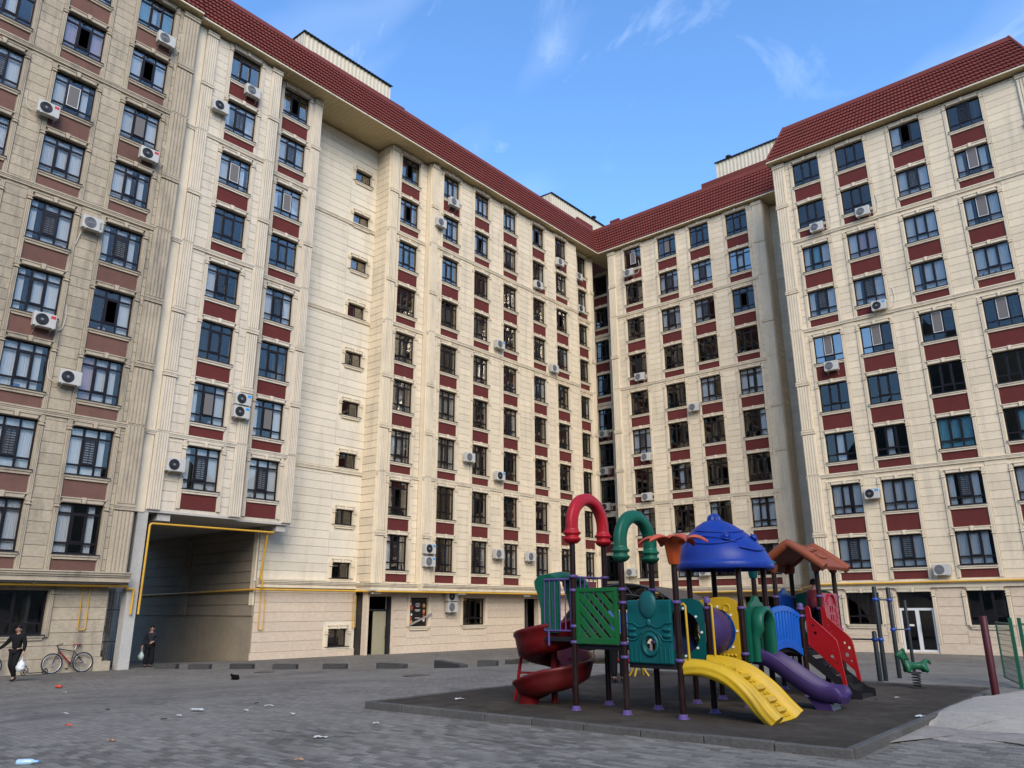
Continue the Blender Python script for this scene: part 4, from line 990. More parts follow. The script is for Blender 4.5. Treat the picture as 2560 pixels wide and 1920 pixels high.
# lattice panel
b = MB(); x0, x1, z0, z1, yy = -7.265, -6.515, -.51, .30, 9.88
for bx in ((x0, x1, z1 - .06, z1), (x0, x1, z0, z0 + .09), (x0, x0 + .07, z0 + .09, z1 - .06), (x1 - .06, x1, z0 + .09, z1 - .06)): b.box(bx[0], bx[1], yy - .03, yy + .03, bx[2], bx[3])
lat = part('lattice_panel', b, P_LATT, bev=.006)
ax0, ax1, az0, az1 = x0 + .07, x1 - .06, z0 + .09, z1 - .06
for k in range(7):                       # slats falling from left to right
    c = ax0 + az0 + (k + .5) * ((ax1 - ax0) + (az1 - az0)) / 9.0 * 1.0; w = .052
    pts = []
    for s_ in (c - w, c + w):
        xa = max(ax0, s_ - az1 + 0) if False else None
    # slat = band between x + z = c-w and x + z = c+w turned to run down to the right: use x - z
    lo, hi = ax0 - az1 + (k + .15) * ((ax1 - ax0) + (az1 - az0)) / 9, ax0 - az1 + (k + .68) * ((ax1 - ax0) + (az1 - az0)) / 9
    poly = [(ax0, az0), (ax1, az0), (ax1, az1), (ax0, az1)]
    def clip(poly, f):
        out = []
        for i in range(len(poly)):
            a, c2 = poly[i], poly[(i + 1) % len(poly)]; fa, fc = f(a), f(c2)
            if fa >= 0: out.append(a)
            if fa * fc < 0: t = fa / (fa - fc); out.append((a[0] + (c2[0] - a[0]) * t, a[1] + (c2[1] - a[1]) * t))
        return out
    # lines x + z = const fall to the right
    S0 = ax0 + az0; SS = (ax1 - ax0) + (az1 - az0); lo, hi = S0 + (k + .12) * SS / 7, S0 + (k + .74) * SS / 7
    poly = clip(clip(poly, lambda p: p[0] + p[1] - lo), lambda p: hi - p[0] - p[1])
    if len(poly) >= 3:
        sb = MB(); sb.prism(poly, yy - .016, yy + .016); part('slat', sb, P_LATT, lat)
# teal animal-face panel between the front posts
b = MB(); b.box(-6.405, -5.68, 9.94, 10.0, -.755, .115)
tp = part('face_panel', b, P_TEAL, bev=.02); cut(tp, [cyl_y(9.8, 10.2, -6.03, -.50, .088)])
def blob(c, rx, ry, rz, seg=20, rings=10):
    m = MB(); rows = []
    for i in range(rings + 1):
        t = math.pi * i / rings - math.pi / 2
        rows.append([(c[0] + rx * math.cos(t) * math.cos(a), c[1] + ry * math.cos(t) * math.sin(a), c[2] + rz * math.sin(t)) for a in [2 * math.pi * k / seg for k in range(seg)]])
    return m.grid(rows, closed_u=True)
part('forehead', blob((-6.05, 9.95, .045), .15, .06, .20), P_TEAL, tp); part('nose', blob((-6.04, 9.94, -.20), .036, .03, .06), P_TEAL, tp)
for s_ in (-1, 1):
    for z in (-.29, -.375): part('whisker', blob((-6.04 + s_ * .285, 9.935, z), .075, .025, .032), P_TEAL, tp)
    wv = MB(); wv.tube([(-6.04 + s_ * (.03 + .34 * i / 12), 9.938, -.22 - .05 * math.sin(math.pi * min(i / 8, 1)) + .02 * i / 12) for i in range(13)], .014, 6); part('brow', wv, P_TEAL, tp)
    wv = MB(); wv.tube([(-6.04 + s_ * (.12 + .25 * i / 10), 9.938, -.33 - .11 * smooth(0, .5, i / 10)) for i in range(11)], .013, 6); part('cheek', wv, P_TEAL, tp)
    for i in range(5): part('rib', MB().box(-6.04 + s_ * (.19 + .035 * i) - .005, -6.04 + s_ * (.19 + .035 * i) + .005, 9.932, 9.945, -.05 - .015 * (i % 2), .045 + .015 * (i % 2)), P_TEAL, tp)
    for i in range(3): part('rib', MB().tube([(-6.04 + s_ * (.17 + .07 * i), 9.94, -.73), (-6.04 + s_ * (.17 + .07 * i), 9.94, -.52 - .01 * i)], .012, 6), P_TEAL, tp)
part('mouth_ring', MB().tube([(-6.03 + .115 * math.cos(a), 9.938, -.50 + .135 * math.sin(a)) for a in [2 * math.pi * k / 26 for k in range(26)]], .03, 8, closed=True), P_TEAL, tp)
part('mouth_ring', MB().tube([(-6.03 + .165 * math.cos(a), 9.942, -.49 + .19 * math.sin(a)) for a in [math.pi * k / 18 for k in range(19)]], .014, 6), P_TEAL, tp)
# tunnel between two holed panels
def round_panel(y, m, nm, x0, x1, z0, z1, hole):
    cx = (x0 + x1) / 2; pts = [(x0, z0), (x1, z0)] + [(cx + (x1 - cx) * math.cos(a), z1 - .10 + .10 * math.sin(a) * (1 + .25 * math.sin(2 * a))) for a in [math.pi * k / 14 for k in range(15)]]
    o = part(nm, MB().prism(pts, y - .03, y + .03), m); cut(o, [cyl_y(y - .2, y + .2, cx, -.345, hole, 32)])
    for k in range(9):
        a = R(-80 + 40 * k); part('bolt_cap', MB().lathe([(.02, 0), (.018, .01), (.0, .016)], 8).v and (lambda q: q)(MB().tube([(cx + (hole + .03) * math.cos(a), y - .045, -.345 + (hole + .03) * math.sin(a)), (cx + (hole + .03) * math.cos(a), y - .028, -.345 + (hole + .03) * math.sin(a))], .018, 8)), BOLT, o)
    return o
round_panel(10.82, P_TEAL, 'tunnel_panel', -6.37, -5.635, -.76, .13, .315)
yp = round_panel(11.72, P_YEL, 'tunnel_panel', -6.28, -5.51, -.76, .16, .34)
for k in range(5): part('knob', blob((-5.83 + .062 * k, 11.68, -.70), .022, .02, .022, 10, 6), P_YEL, yp)
part('swirl', MB().tube([(-5.68 + .055 * math.cos(a), 11.688, -.0 + .055 * math.sin(a)) for a in [2 * math.pi * k / 16 for k in range(16)]], .012, 6, closed=True), P_YEL, yp)
tb = MB(); rows = []
for i in range(13):
    t = i / 12; rr2 = .345 + .045 * math.sin(math.pi * t) ** .6
    rows.append([(-5.95 + rr2 * math.cos(a) * (1 + .004 * math.sin(9 * a + 3 * t)), 10.86 + .83 * t, -.345 + rr2 * math.sin(a)) for a in [2 * math.pi * k / 40 for k in range(40)]])
tb.grid(rows, closed_u=True); part('tunnel', tb, P_PUR, fix=False)
# yellow wavy climber with cleats
def sweep(name, path, section, m, closed=True, parent=None, smooth_=True, fix=True):
    """path: list of (x, z) falling towards +X with per-point centre y; section(i/n) -> [(dy, dz)]"""
    b = MB(); rows = []; n = len(path)
    for i, (x, y, z) in enumerate(path):
        a = path[max(i - 1, 0)]; c = path[min(i + 1, n - 1)]; tx, tz = c[0] - a[0], c[2] - a[2]; L_ = math.hypot(tx, tz); nx, nz = -tz / L_, tx / L_
        rows.append([(x + nx * dz, y + dy, z + nz * dz) for dy, dz in section(i / (n - 1))])
    b.grid(rows, closed_u=closed, smooth=smooth_)
    if closed: b.poly(rows[0][::-1]); b.poly(rows[-1])
    return part(name, b, m, parent, fix=fix)
def curve(ctrl, n):
    out = []
    for i in range(n + 1):
        t = i / n * (len(ctrl) - 1); k = min(int(t), len(ctrl) - 2); f = t - k
        p0, p1, p2, p3 = ctrl[max(k - 1, 0)], ctrl[k], ctrl[k + 1], ctrl[min(k + 2, len(ctrl) - 1)]
        out.append(tuple(.5 * (2 * p1[j] + (p2[j] - p0[j]) * f + (2 * p0[j] - 5 * p1[j] + 4 * p2[j] - p3[j]) * f * f + (3 * p1[j] - p0[j] - 3 * p2[j] + p3[j]) * f ** 3) for j in range(len(p1))))
    return out
yc = curve([(-5.60, 10.44, -.78), (-5.30, 10.47, -.79), (-5.00, 10.52, -.89), (-4.74, 10.58, -1.09), (-4.56, 10.62, -1.29), (-4.43, 10.65, -1.42)], 30)
def ysec(t):
    w = .32; r = .115
    left = [(-w + r * (1 + .075 * math.sin(9 * a + 3 * math.sin(5 * t))) * math.cos(a), -.03 + r * 1.1 * (1 + .075 * math.sin(9 * a + 3 * math.sin(5 * t))) * math.sin(a)) for a in [R(-10) + R(230) * k / 22 for k in range(23)]]
    return left + [(-w - .02, -.12), (w + .02, -.12), (w + .06, -.02), (w + .055, .10), (w + .03, .125), (w + .005, .10), (w - .015, .0), (w * .5, -.02), (0, -.02), (-w * .5, -.02)]
ycl = sweep('climber', yc, ysec, P_YWAVE)
for i in range(6):
    k = 6 + int(i * 3.9); x, y, z = yc[k]; a = yc[k - 1]; c = yc[k + 1]; T = Vector((c[0] - a[0], 0, c[2] - a[2])).normalized(); N_ = Vector((-T.z, 0, T.x))
    b = MB(); b.obox(Vector((x, y + .05, z)) + N_ * .012, T * .035, (0, .13, 0), N_ * .028); part('cleat', b, P_YEL, ycl, bev=.008)
    for q in (-.1, 0, .1, .2): part('cleat_rib', blob(Vector((x, y + q, z)) + T * .075 + N_ * -.012, .035, .022, .018, 10, 6), P_YEL, ycl)
for p, s_ in (('p5', .055), ('p7', -.055)):
    x, y, _ = posts[p]; b = MB(); b.tube([(x + .045, y + s_, .045), (x + .075, y + s_, .06), (x + .10, y + s_ * 1.1, .03), (x + .105, y + s_ * 1.2, -.3), (x + .11, y + s_ * 1.3, -.74)], .017, 8); part('grab_rail', b, P_YEL)
# green arched slide entrance
pts = [(11.80, -.80), (12.56, -.80), (12.56, .02), (12.50, .06), (12.44, .07), (12.40, .14), (12.30, .17), (12.25, .235), (12.18, .26), (12.11, .235), (12.06, .17), (11.96, .14), (11.92, .07), (11.86, .06), (11.80, .02)]
pts = [(y, z - .07 if z > -.5 else z) for y, z in pts]
b = MB(); A_ = [(-5.45, y, z) for y, z in pts]; B_ = [(-5.39, y, z) for y, z in pts]; b.poly(A_); b.poly(B_[::-1])
for i in range(len(pts)): b.poly([A_[i], B_[i], B_[(i + 1) % len(pts)], A_[(i + 1) % len(pts)]])
ge = part('slide_entrance', b, P_GREEN, bev=.012)
hole = MB(); hp = [(11.99, -.9), (12.37, -.9), (12.37, -.22)] + [(12.18 + .19 * math.cos(a), -.22 + .19 * math.sin(a)) for a in [math.pi * k / 12 for k in range(1, 12)]] + [(11.99, -.22)]
Ah = [(-5.6, y, z) for y, z in hp]; Bh = [(-5.2, y, z) for y, z in hp]; hole.poly(Ah); hole.poly(Bh[::-1])
for i in range(len(hp)): hole.poly([Ah[i], Bh[i], Bh[(i + 1) % len(hp)], Ah[(i + 1) % len(hp)]])
cut(ge, [hole])
hd = MB(); rows = []
for i in range(25):
    t = i / 24
    if t < .25: cy, cz_, ny, nz = 11.955, -.80 + .55 * t / .25, -1, 0
    elif t > .75: cy, cz_, ny, nz = 12.405, -.25 - .55 * (t - .75) / .25, 1, 0
    else:
        a = math.pi - math.pi * (t - .25) / .5; cy, cz_, ny, nz = 12.18 + .225 * math.cos(a), -.25 + .225 * math.sin(a), math.cos(a), math.sin(a)
    dep = .20 if t > .2 else .12
    rows.append([(-5.41 + dx * dep, cy + ny * e, cz_ + nz * e) for dx, e in ((0, -.04), (.6, -.045), (.95, -.03), (1.0, .01), (.9, .045), (.5, .05), (0, .05))])
hd.grid(rows, closed_u=True); part('entrance_hood', hd, P_GREEN, ge)
# purple slide
pc_ = curve([(-5.46, 12.18, -.735), (-5.28, 12.19, -.74), (-5.08, 12.22, -.85), (-4.84, 12.27, -1.03), (-4.62, 12.31, -1.17), (-4.46, 12.34, -1.225), (-4.30, 12.36, -1.23), (-4.21, 12.37, -1.255)], 34)
def psec(t):
    w = .185 + .02 * t - .05 * smooth(.95, 1, t); h = .115 * (1 - .85 * smooth(.84, 1, t))
    return [(-w - .035, -.10), (-w - .045, h - .03), (-w - .03, h), (-w - .005, h - .005), (-w + .02, .02), (-w + .06, -.015), (0, -.028), (w - .06, -.015), (w - .02, .02), (w + .005, h - .005), (w + .03, h), (w + .045, h - .03), (w + .035, -.10), (0, -.125)]
ps_ = sweep('slide', pc_, psec, P_PUR)
b = MB(); b.poly([(-4.72, 12.14, -1.28), (-4.40, 12.14, -1.30), (-4.36, 12.16, -1.45), (-4.60, 12.16, -1.45)]); b.poly([(-4.72, 12.52, -1.28), (-4.60, 12.50, -1.45), (-4.36, 12.50, -1.45), (-4.40, 12.52, -1.30)])
q1 = [(-4.72, 12.14, -1.28), (-4.40, 12.14, -1.30), (-4.36, 12.16, -1.45), (-4.60, 12.16, -1.45)]; q2 = [(-4.72, 12.52, -1.28), (-4.40, 12.52, -1.30), (-4.36, 12.50, -1.45), (-4.60, 12.50, -1.45)]
for i in range(4): b.poly([q1[i], q2[i], q2[(i + 1) % 4], q1[(i + 1) % 4]])
part('slide_foot', b, P_PUR, ps_)
# blue dome roof with a moulded whale-like face
dm = MB(); rows = []; dc = Vector((-5.88, 12.16)); seg = 56
for r, z in ((.75, .60), (.775, .60), (.79, .62), (.79, .70), (.775, .715), (.755, .74), (.735, .82), (.695, .92), (.63, 1.02), (.535, 1.13), (.42, 1.24), (.30, 1.33), (.19, 1.39), (.105, 1.42)):
    f = (z - .72) / .7 if z > .72 else 0
    off = Vector((-.10, -.06)) * max(f, 0)
    rows.append([(dc.x + off.x + r * math.cos(a), dc.y + off.y + r * math.sin(a), z) for a in [2 * math.pi * k / seg for k in range(seg)]])
dm.grid(rows, closed_u=True); inner = [(dc.x + .72 * math.cos(2 * math.pi * k / seg), dc.y + .72 * math.sin(2 * math.pi * k / seg), .66) for k in range(seg)]
dm.grid([inner, rows[0]], closed_u=True); dm.poly(inner)
dome = part('dome_roof', dm, P_BLUE, fix=False)
tx, ty = dc.x - .095, dc.y - .055
kb = MB(); kr = []
for r, z in ((.115, 1.41), (.11, 1.45), (.085, 1.50), (.035, 1.53), (.0, 1.53)): kr.append([(tx + r * (1 + .12 * math.cos(8 * a)) * math.cos(a), ty + r * (1 + .12 * math.cos(8 * a)) * math.sin(a), z) for a in [2 * math.pi * k / 48 for k in range(48)]])
kb.grid(kr, closed_u=True); part('dome_crown', kb, P_BLUE, dome)
def on_dome(az, z):
    tab = [(.70, .79), (.74, .76), (.82, .755), (.92, .715), (1.02, .655), (1.12, .57), (1.22, .455), (1.30, .33), (1.36, .2)]
    for (za, ra), (zb2, rb) in zip(tab, tab[1:]):
        if za <= z <= zb2: r = ra + (rb - ra) * (z - za) / (zb2 - za); break
    else: r = .3
    f = max((z - .72) / .7, 0); return Vector((dc.x - .10 * f + r * math.cos(az), dc.y - .06 * f + r * math.sin(az), z))
for az in (R(-52), R(8)):
    p = on_dome(az, 1.10); part('eye', blob(p, .055, .055, .055, 14, 8), P_BLUE, dome)
    n_ = Vector((math.cos(az), math.sin(az), .9)).normalized(); u_ = n_.orthogonal().normalized(); v_ = n_.cross(u_)
    part('eye_ring', MB().tube([p + n_ * .012 + (u_ * math.cos(t) + v_ * math.sin(t)) * .07 for t in [2 * math.pi * k / 18 for k in range(18)]], .012, 6, closed=True), P_BLUE, dome)
part('smile', MB().tube([on_dome(R(-40 + 5 * i), .93 - .05 * math.sin(math.pi * i / 10)) for i in range(11)], .014, 6), P_BLUE, dome)
for a0_, a1_, zz, amp in ((-130, -20, 1.12, -.13), (-150, -40, 1.02, .10), (-120, 20, 1.24, -.06), (-170, -115, .98, .16)):
    part('moulded_ridge', MB().tube([on_dome(R(a0_ + (a1_ - a0_) * i / 18), zz + amp * math.sin(math.pi * i / 18)) for i in range(19)], .008, 6), P_BLUE, dome)
for k in range(28):
    a = 2 * math.pi * k / 28
    for z in (.64, .68): part('rivet', blob((dc.x + .791 * math.cos(a), dc.y + .791 * math.sin(a), z), .007, .007, .007, 6, 4), P_BLUE, dome)
# bridge with blue slatted sides
for xx in (-5.37, -6.2):
    b = MB(); n = 20; y0, y1 = 12.66, 13.80
    def top(t): return -.015 - .08 * t + .085 * math.sin(math.pi * t)
    def bot(t): return -.69 - .11 * t + .10 * math.sin(math.pi * t)
    rows = []
    for z_of in ((lambda t: bot(t)), (lambda t: bot(t) + .12)): rows.append(z_of)
    for lo_, hi_ in ((lambda t: bot(t), lambda t: bot(t) + .13), (lambda t: top(t) - .09, lambda t: top(t))):
        ring = []
        for i in range(n + 1):
            t = i / n; y = y0 + (y1 - y0) * t; ring.append([(xx - .025, y, lo_(t)), (xx + .025, y, lo_(t)), (xx + .025, y, hi_(t)), (xx - .025, y, hi_(t))])
        b.grid(ring, closed_u=True, smooth=False); b.poly(ring[0]); b.poly(ring[-1])
    bp_ = part('bridge_panel', b, P_SKY, bev=.008)
    b = MB(); b.grid([[(xx + .004, y0 + (y1 - y0) * i / n, bot(i / n) + .1) for i in range(n + 1)], [(xx + .004, y0 + (y1 - y0) * i / n, top(i / n) - .06) for i in range(n + 1)]], smooth=False); part('backing', b, P_SKY, bp_, fix=False)
    for k in range(9):
        t = (k + .5) / 9; y = y0 + (y1 - y0) * t; b = MB(); b.box(xx - .022, xx + .022, y - .036, y + .036, bot(t) + .11, top(t) - .07); part('slat', b, P_SKY, bp_, bev=.01)
b = MB(); rows = []
for i in range(17):
    t = i / 16; rows.append([(-6.15, 12.62 + 1.2 * t, -.74 + .10 * math.sin(math.pi * t)), (-5.4, 12.62 + 1.2 * t, -.74 + .10 * math.sin(math.pi * t)), (-5.4, 12.62 + 1.2 * t, -.81 + .10 * math.sin(math.pi * t)), (-6.15, 12.62 + 1.2 * t, -.81 + .10 * math.sin(math.pi * t))])
b.grid(rows, closed_u=True, smooth=False); part('bridge_deck', b, P_DECK)
# stair with red side panels
st = MB()
for y in (13.90, 14.62): st.poly([(-5.32, y, -.74), (-5.32, y, -.90), (-4.62, y, -1.45), (-4.50, y, -1.45), (-4.50, y, -1.33), (-4.62, y, -1.30)]); st.poly([(-5.32, y + .03, -.74), (-4.62, y + .03, -1.30), (-4.50, y + .03, -1.33), (-4.50, y + .03, -1.45), (-4.62, y + .03, -1.45), (-5.32, y + .03, -.90)])
stair = part('stair_stringer', st, P_DECK, fix=False)
for i in range(5):
    x = -5.22 + .152 * i; z = -.86 - .135 * i; b = MB(); b.box(x - .08, x + .085, 13.92, 14.63, z - .03, z); b.box(x + .055, x + .085, 13.921, 14.629, z - .12, z - .03); part('stair_tread', b, P_DECK)
for y in (13.90, 14.65):
    pl = [(-5.28, .00), (-5.24, .02), (-5.20, .0), (-5.19, -.17), (-4.86, -.48), (-4.80, -.56), (-4.785, -.70), (-4.70, -1.40), (-4.735, -1.40), (-4.80, -1.06), (-5.24, -.64), (-5.26, -.66)]
    o = part('stair_side', MB().prism(pl, y - .012, y + .012), P_STAIR)
    cut(o, [cyl_y(y - .1, y + .1, x, z, r, 14) for x, z, r in ((-5.17, -.30, .022), (-5.14, -.42, .026), (-4.90, -.80, .034), (-4.835, -.90, .018), (-4.86, -.84, .008), (-4.92, -.60, .022), (-4.85, -.68, .026))])
    part('stair_rail', MB().tube([(-5.27, y, -.62), (-5.265, y, .0), (-5.235, y, .025), (-5.20, y, -.01), (-5.185, y, -.17), (-4.86, y, -.475), (-4.80, y, -.54), (-4.78, y, -.66), (-4.70, y, -1.41)], .016, 8), P_STAIR, o)
# brown gable roof
gr = MB(); rows = []; ny = 30
for i in range(ny + 1):
    y = 14.52 + 1.30 * i / ny; row = []
    for k in range(25):
        t = k / 24 * 2 - 1; x = -5.715 + t * .64; z = 1.19 - .46 * abs(t) ** 1.12 - .02 * (1 - abs(t)); lf = (.012 * math.sin(i * 1.9)) if 2 < i < ny - 2 else .0
        row.append((x, y, z + lf))
    rows.append(row)
gr.grid(rows); rows2 = [[(p[0] * 1.0 + (-5.715 - p[0]) * .05, p[1], p[2] - .055) for p in r_] for r_ in rows]; gr.grid([r_[::-1] for r_ in rows2])
for a_, b_ in ((0, 0), (24, 24)): gr.grid([[r_[a_] for r_ in rows], [r_[a_] for r_ in rows2]], smooth=False)
for i in (0, ny): gr.grid([rows[i], rows2[i]], smooth=False)
roof_o = part('gable_roof', gr, P_BRN, fix=True)
for y in (14.53, 15.80):
    part('verge', MB().tube([(-5.715 + t * .64, y, 1.165 - .46 * abs(t) ** 1.12) for t in [k / 12 - 1 for k in range(25)]], .085, 10), P_BRN, roof_o)
for (yy_, t0) in ((14.95, .35), (15.1, .62), (15.3, .25)):
    b = MB(); x = -5.715 + t0 * .64; z = 1.19 - .46 * t0 ** 1.12; b.obox((x, yy_, z + .012), (.05, 0, -.037), (0, .16, 0), (.008, 0, .012)); part('roof_cleat', b, P_BRN, roof_o)
for k in ('p10', 'h2', 'h3', 'h4'):
    x, y, t = posts[k]; part('roof_socket', MB().lathe([(.05, -.10), (.075, -.07), (.085, .0), (.09, .06)], 12, (x, y, t)), P_BRN, roof_o)
# crimson brick-moulded panel with a small arched window
yA, yB = 14.78, 15.54; b = MB(); b.box(-5.31, -5.26, yA, yB, -.57, .26); cp = part('house_panel', b, P_CRIM, bev=.01)
wc = 15.17
cuts_ = []
for dy in (-.055, .055):
    for z in (-.03, -.19): cuts_.append(MB().box(-5.5, -5.1, wc + dy - .036, wc + dy + .036, z - .055, z + .055))
cut(cp, cuts_)
part('window_arch', MB().tube([(-5.25, wc + .2 * math.cos(a), .05 + .19 * math.sin(a)) for a in [math.pi * k / 14 for k in range(15)]], .022, 8), P_CRIM, cp)
b = MB(); b.box(-5.26, -5.19, wc - .17, wc + .17, -.30, -.265); b.prism([(0, 0)] * 0 or [(-5.26, -.30), (-5.20, -.30), (-5.23, -.49), (-5.26, -.53)], wc - .12, wc + .12); part('window_box', b, P_CRIM, cp)
for i in range(7):
    z = -.49 + .10 * i
    for (ya, yb) in (((yA + .02, yA + .16), (yB - .13, yB - .02)) if i % 2 else ((yA + .02, yA + .11), (yB - .18, yB - .02))): part('brick', MB().box(-5.262, -5.248, ya, yb, z, z + .088), P_CRIM, cp, bev=.004)
# far panels: peaked blue, dark green with a hole
pl = [(14.80, -.50), (15.55, -.50), (15.55, .16), (15.42, .22), (15.32, .31), (15.18, .37), (15.04, .31), (14.93, .22), (14.80, .16)]
b = MB(); A_ = [(-6.17, y, z) for y, z in pl]; B_ = [(-6.12, y, z) for y, z in pl]; b.poly(A_); b.poly(B_[::-1])
for i in range(len(pl)): b.poly([A_[i], B_[i], B_[(i + 1) % len(pl)], A_[(i + 1) % len(pl)]])
pk = part('peaked_panel', b, plastic('deep_blue', (.008, .06, .34))); cut(pk, [cyl_x(-6.4, -5.9, 15.18, -.04, .11)])
gp = round_panel(15.62, P_GREEN, 'back_panel', -6.08, -5.35, -.72, .32, .26)
# landing rails and green hood at the head of the spiral slide
def rail(a, c, z0, z1, n, nm='guard_rail'):
    a, c = Vector(a), Vector(c); b = MB()
    b.tube([(a.x, a.y, z1), (c.x, c.y, z1)], .017, 8); b.tube([(a.x, a.y, z0), (c.x, c.y, z0)], .014, 8); o = part(nm, b, LILAC)
    for i in range(n):
        t = (i + .0) / (n - 1); p = a.lerp(c, t); part('baluster', MB().tube([(p.x, p.y, z0), (p.x, p.y, z1)], .010, 6), LILAC, o)
    return o
rail((-7.88, 9.86), (-7.37, 9.87), -.33, .44, 6); rail((-7.33, 9.96), (-7.32, 10.66), -.33, .47, 7)
part('rail_foot', MB().tube([(-7.80, 9.86, -.55), (-7.80, 9.86, -.33)], .018, 8), LILAC)
for yh, wq in ((9.90, 0), (10.66, 1)):
    pl = [(-7.96, -.36), (-7.62, -.36), (-7.60, .36), (-7.66, .47), (-7.82, .52), (-8.02, .50), (-8.10, .42), (-8.08, .32), (-8.02, .20), (-7.97, .0)]
    hs = part('hood_side', MB().prism(pl, yh - .028, yh + .028), P_GREEN, bev=.02)
    for i in range(3): part('rib', MB().tube([(-7.90 + .09 * i, yh - .03, -.22), (-7.90 + .09 * i, yh - .03, .14)], .014, 6), P_GREEN, hs)
b = MB(); rows = []
for i in range(9):
    t = i / 8; rows.append([(-8.09 + .02 * math.sin(5 * t), 9.9 + .76 * t, .42 + .05 * math.sin(math.pi * t)), (-8.02, 9.9 + .76 * t, .51 + .05 * math.sin(math.pi * t)), (-7.80, 9.9 + .76 * t, .53 + .05 * math.sin(math.pi * t)), (-7.66, 9.9 + .76 * t, .47 + .05 * math.sin(math.pi * t)), (-7.66, 9.9 + .76 * t, .41 + .05 * math.sin(math.pi * t)), (-8.0, 9.9 + .76 * t, .40 + .05 * math.sin(math.pi * t))])
b.grid(rows, closed_u=True); b.poly(rows[0][::-1]); b.poly(rows[-1]); part('hood_top', b, P_GREEN)
# spiral slide: clockwise from the landing, one and a quarter turns round its post
SC = Vector((-8.16, 10.44)); sp = MB(); rows = []; N = 96
fa = math.atan2(_F.y, _F.x)                          # direction away from the camera
for i in range(N + 1):
    t = i / N; ang = R(-12) - R(478) * t; z = -.47 - .80 * t
    d = Vector((math.cos(ang), math.sin(ang)))
    lip = .34 - .08 * smooth(.0, .5, t) - .10 * smooth(.86, 1, t); ro = .63 + .03 * smooth(.5, 1, t)
    row = ((.07, .10), (.10, .13), (.13, .10), (.15, .0), (.24, -.045), (.40, -.045), (.53, .01), (ro - .05, lip * .5), (ro - .02, lip - .02), (ro, lip), (ro + .035, lip - .005), (ro + .035, lip - .05), (ro + .005, lip - .08), (ro - .015, lip * .35), (.58, -.05), (.45, -.12), (.24, -.12), (.09, -.06))
    rows.append([(SC.x + d.x * ri, SC.y + d.y * ri, z + zz) for ri, zz in row])
sp.grid(rows, closed_u=True); sp.poly(rows[0][::-1]); sp.poly(rows[-1]); spi = part('spiral_slide', sp, P_MAROON, fix=True)
part('spiral_post', MB().lathe([(.055, 0), (.055, 1.05)], 16, (SC.x, SC.y, PAD_Z)), plastic('red_post', (.30, .012, .012)))
last = rows[-1]; ctr = sum((Vector(p) for p in last), Vector()) / len(last)
part('spiral_foot', MB().lathe([(.17, 0), (.165, .16), (.20, .24)], 14, (ctr.x + .0, ctr.y, PAD_Z)), P_MAROON)
for az, r0, zt in ((fa + R(62), .58, -.62), (fa - .55, .56, -.80)):
    q = SC + Vector((math.cos(az), math.sin(az))) * r0; q2 = SC + Vector((math.cos(az), math.sin(az))) * (r0 + .14)
    part('spiral_strut', MB().tube([(q2.x, q2.y, PAD_Z), (q.x, q.y, zt)], .028, 10), P_STAIR); part('spiral_strut', MB().tube([(q2.x * .6 + q.x * .4, q2.y * .6 + q.y * .4, -1.02), (SC.x, SC.y, -1.0)], .017, 8), P_STAIR)
# ------------------------------------------------------------------ air conditioners
AC_W = mat('ac_white', (.47, .455, .41), .5, noise=[(3, .06)], streak=((.40, .38, .33), 2.0, .4)); AC_D = mat('ac_fan_dark', (.02, .02, .022), .5); AC_G = mat('ac_grille_grey', (.16, .16, .165), .5)
ST_B = mat('blue_sticker', (.02, .28, .62), .5); ST_R = mat('red_sticker', (.5, .03, .03), .5); HOSE = mat('conduit', (.50, .47, .40), .7)
W_, H_, D_ = .80, .56, .28
def ac_meshes():
    c = MB().box(0, W_, -D_ - .12, -.12, 0, H_).mesh('casing', True); c.materials.append(AC_W)
    f = MB(); cx, cz_ = .29, .28
    f.cur = 0; f.poly([(cx + .235 * math.cos(a), -D_ - .123, cz_ + .235 * math.sin(a)) for a in [2 * math.pi * k / 28 for k in range(28)]])
    f.cur = 1
    for r in (.225, .185, .145, .105): f.tube([(cx + r * math.cos(a), -D_ - .132, cz_ + r * math.sin(a)) for a in [2 * math.pi * k / 28 for k in range(28)]], .006, 4, closed=True)
    f.cur = 2; f.tube([(cx, -D_ - .145, cz_), (cx, -D_ - .124, cz_)], .055, 12)
    fd = f.mesh('fan', False); [fd.materials.append(m) for m in (AC_D, AC_D, AC_G)]
    fl = fd.copy(); fl.materials.clear(); [fl.materials.append(m) for m in (AC_G, AC_D, AC_W)]
    b = MB()
    b.box(0, .035, -D_ - .14, .0, -.035, -.001); b.poly([(.017, -D_ - .08, -.03), (.017, 0, -.22), (.017, 0, -.245), (.017, -D_ - .11, -.03)]); b.poly([(.027, -D_ - .08, -.03), (.027, -D_ - .11, -.03), (.027, 0, -.245), (.027, 0, -.22)])
    br = b.mesh('bracket', False); br.materials.append(AC_W)
    v = MB()
    for i in range(9): v.box(W_ + .0, W_ + .004, -D_ - .08, -.16, .08 + .045 * i, .10 + .045 * i)
    ve = v.mesh('side_vent', True); ve.materials.append(AC_G)
    return c, fd, fl, br, ve
ACM = ac_meshes()
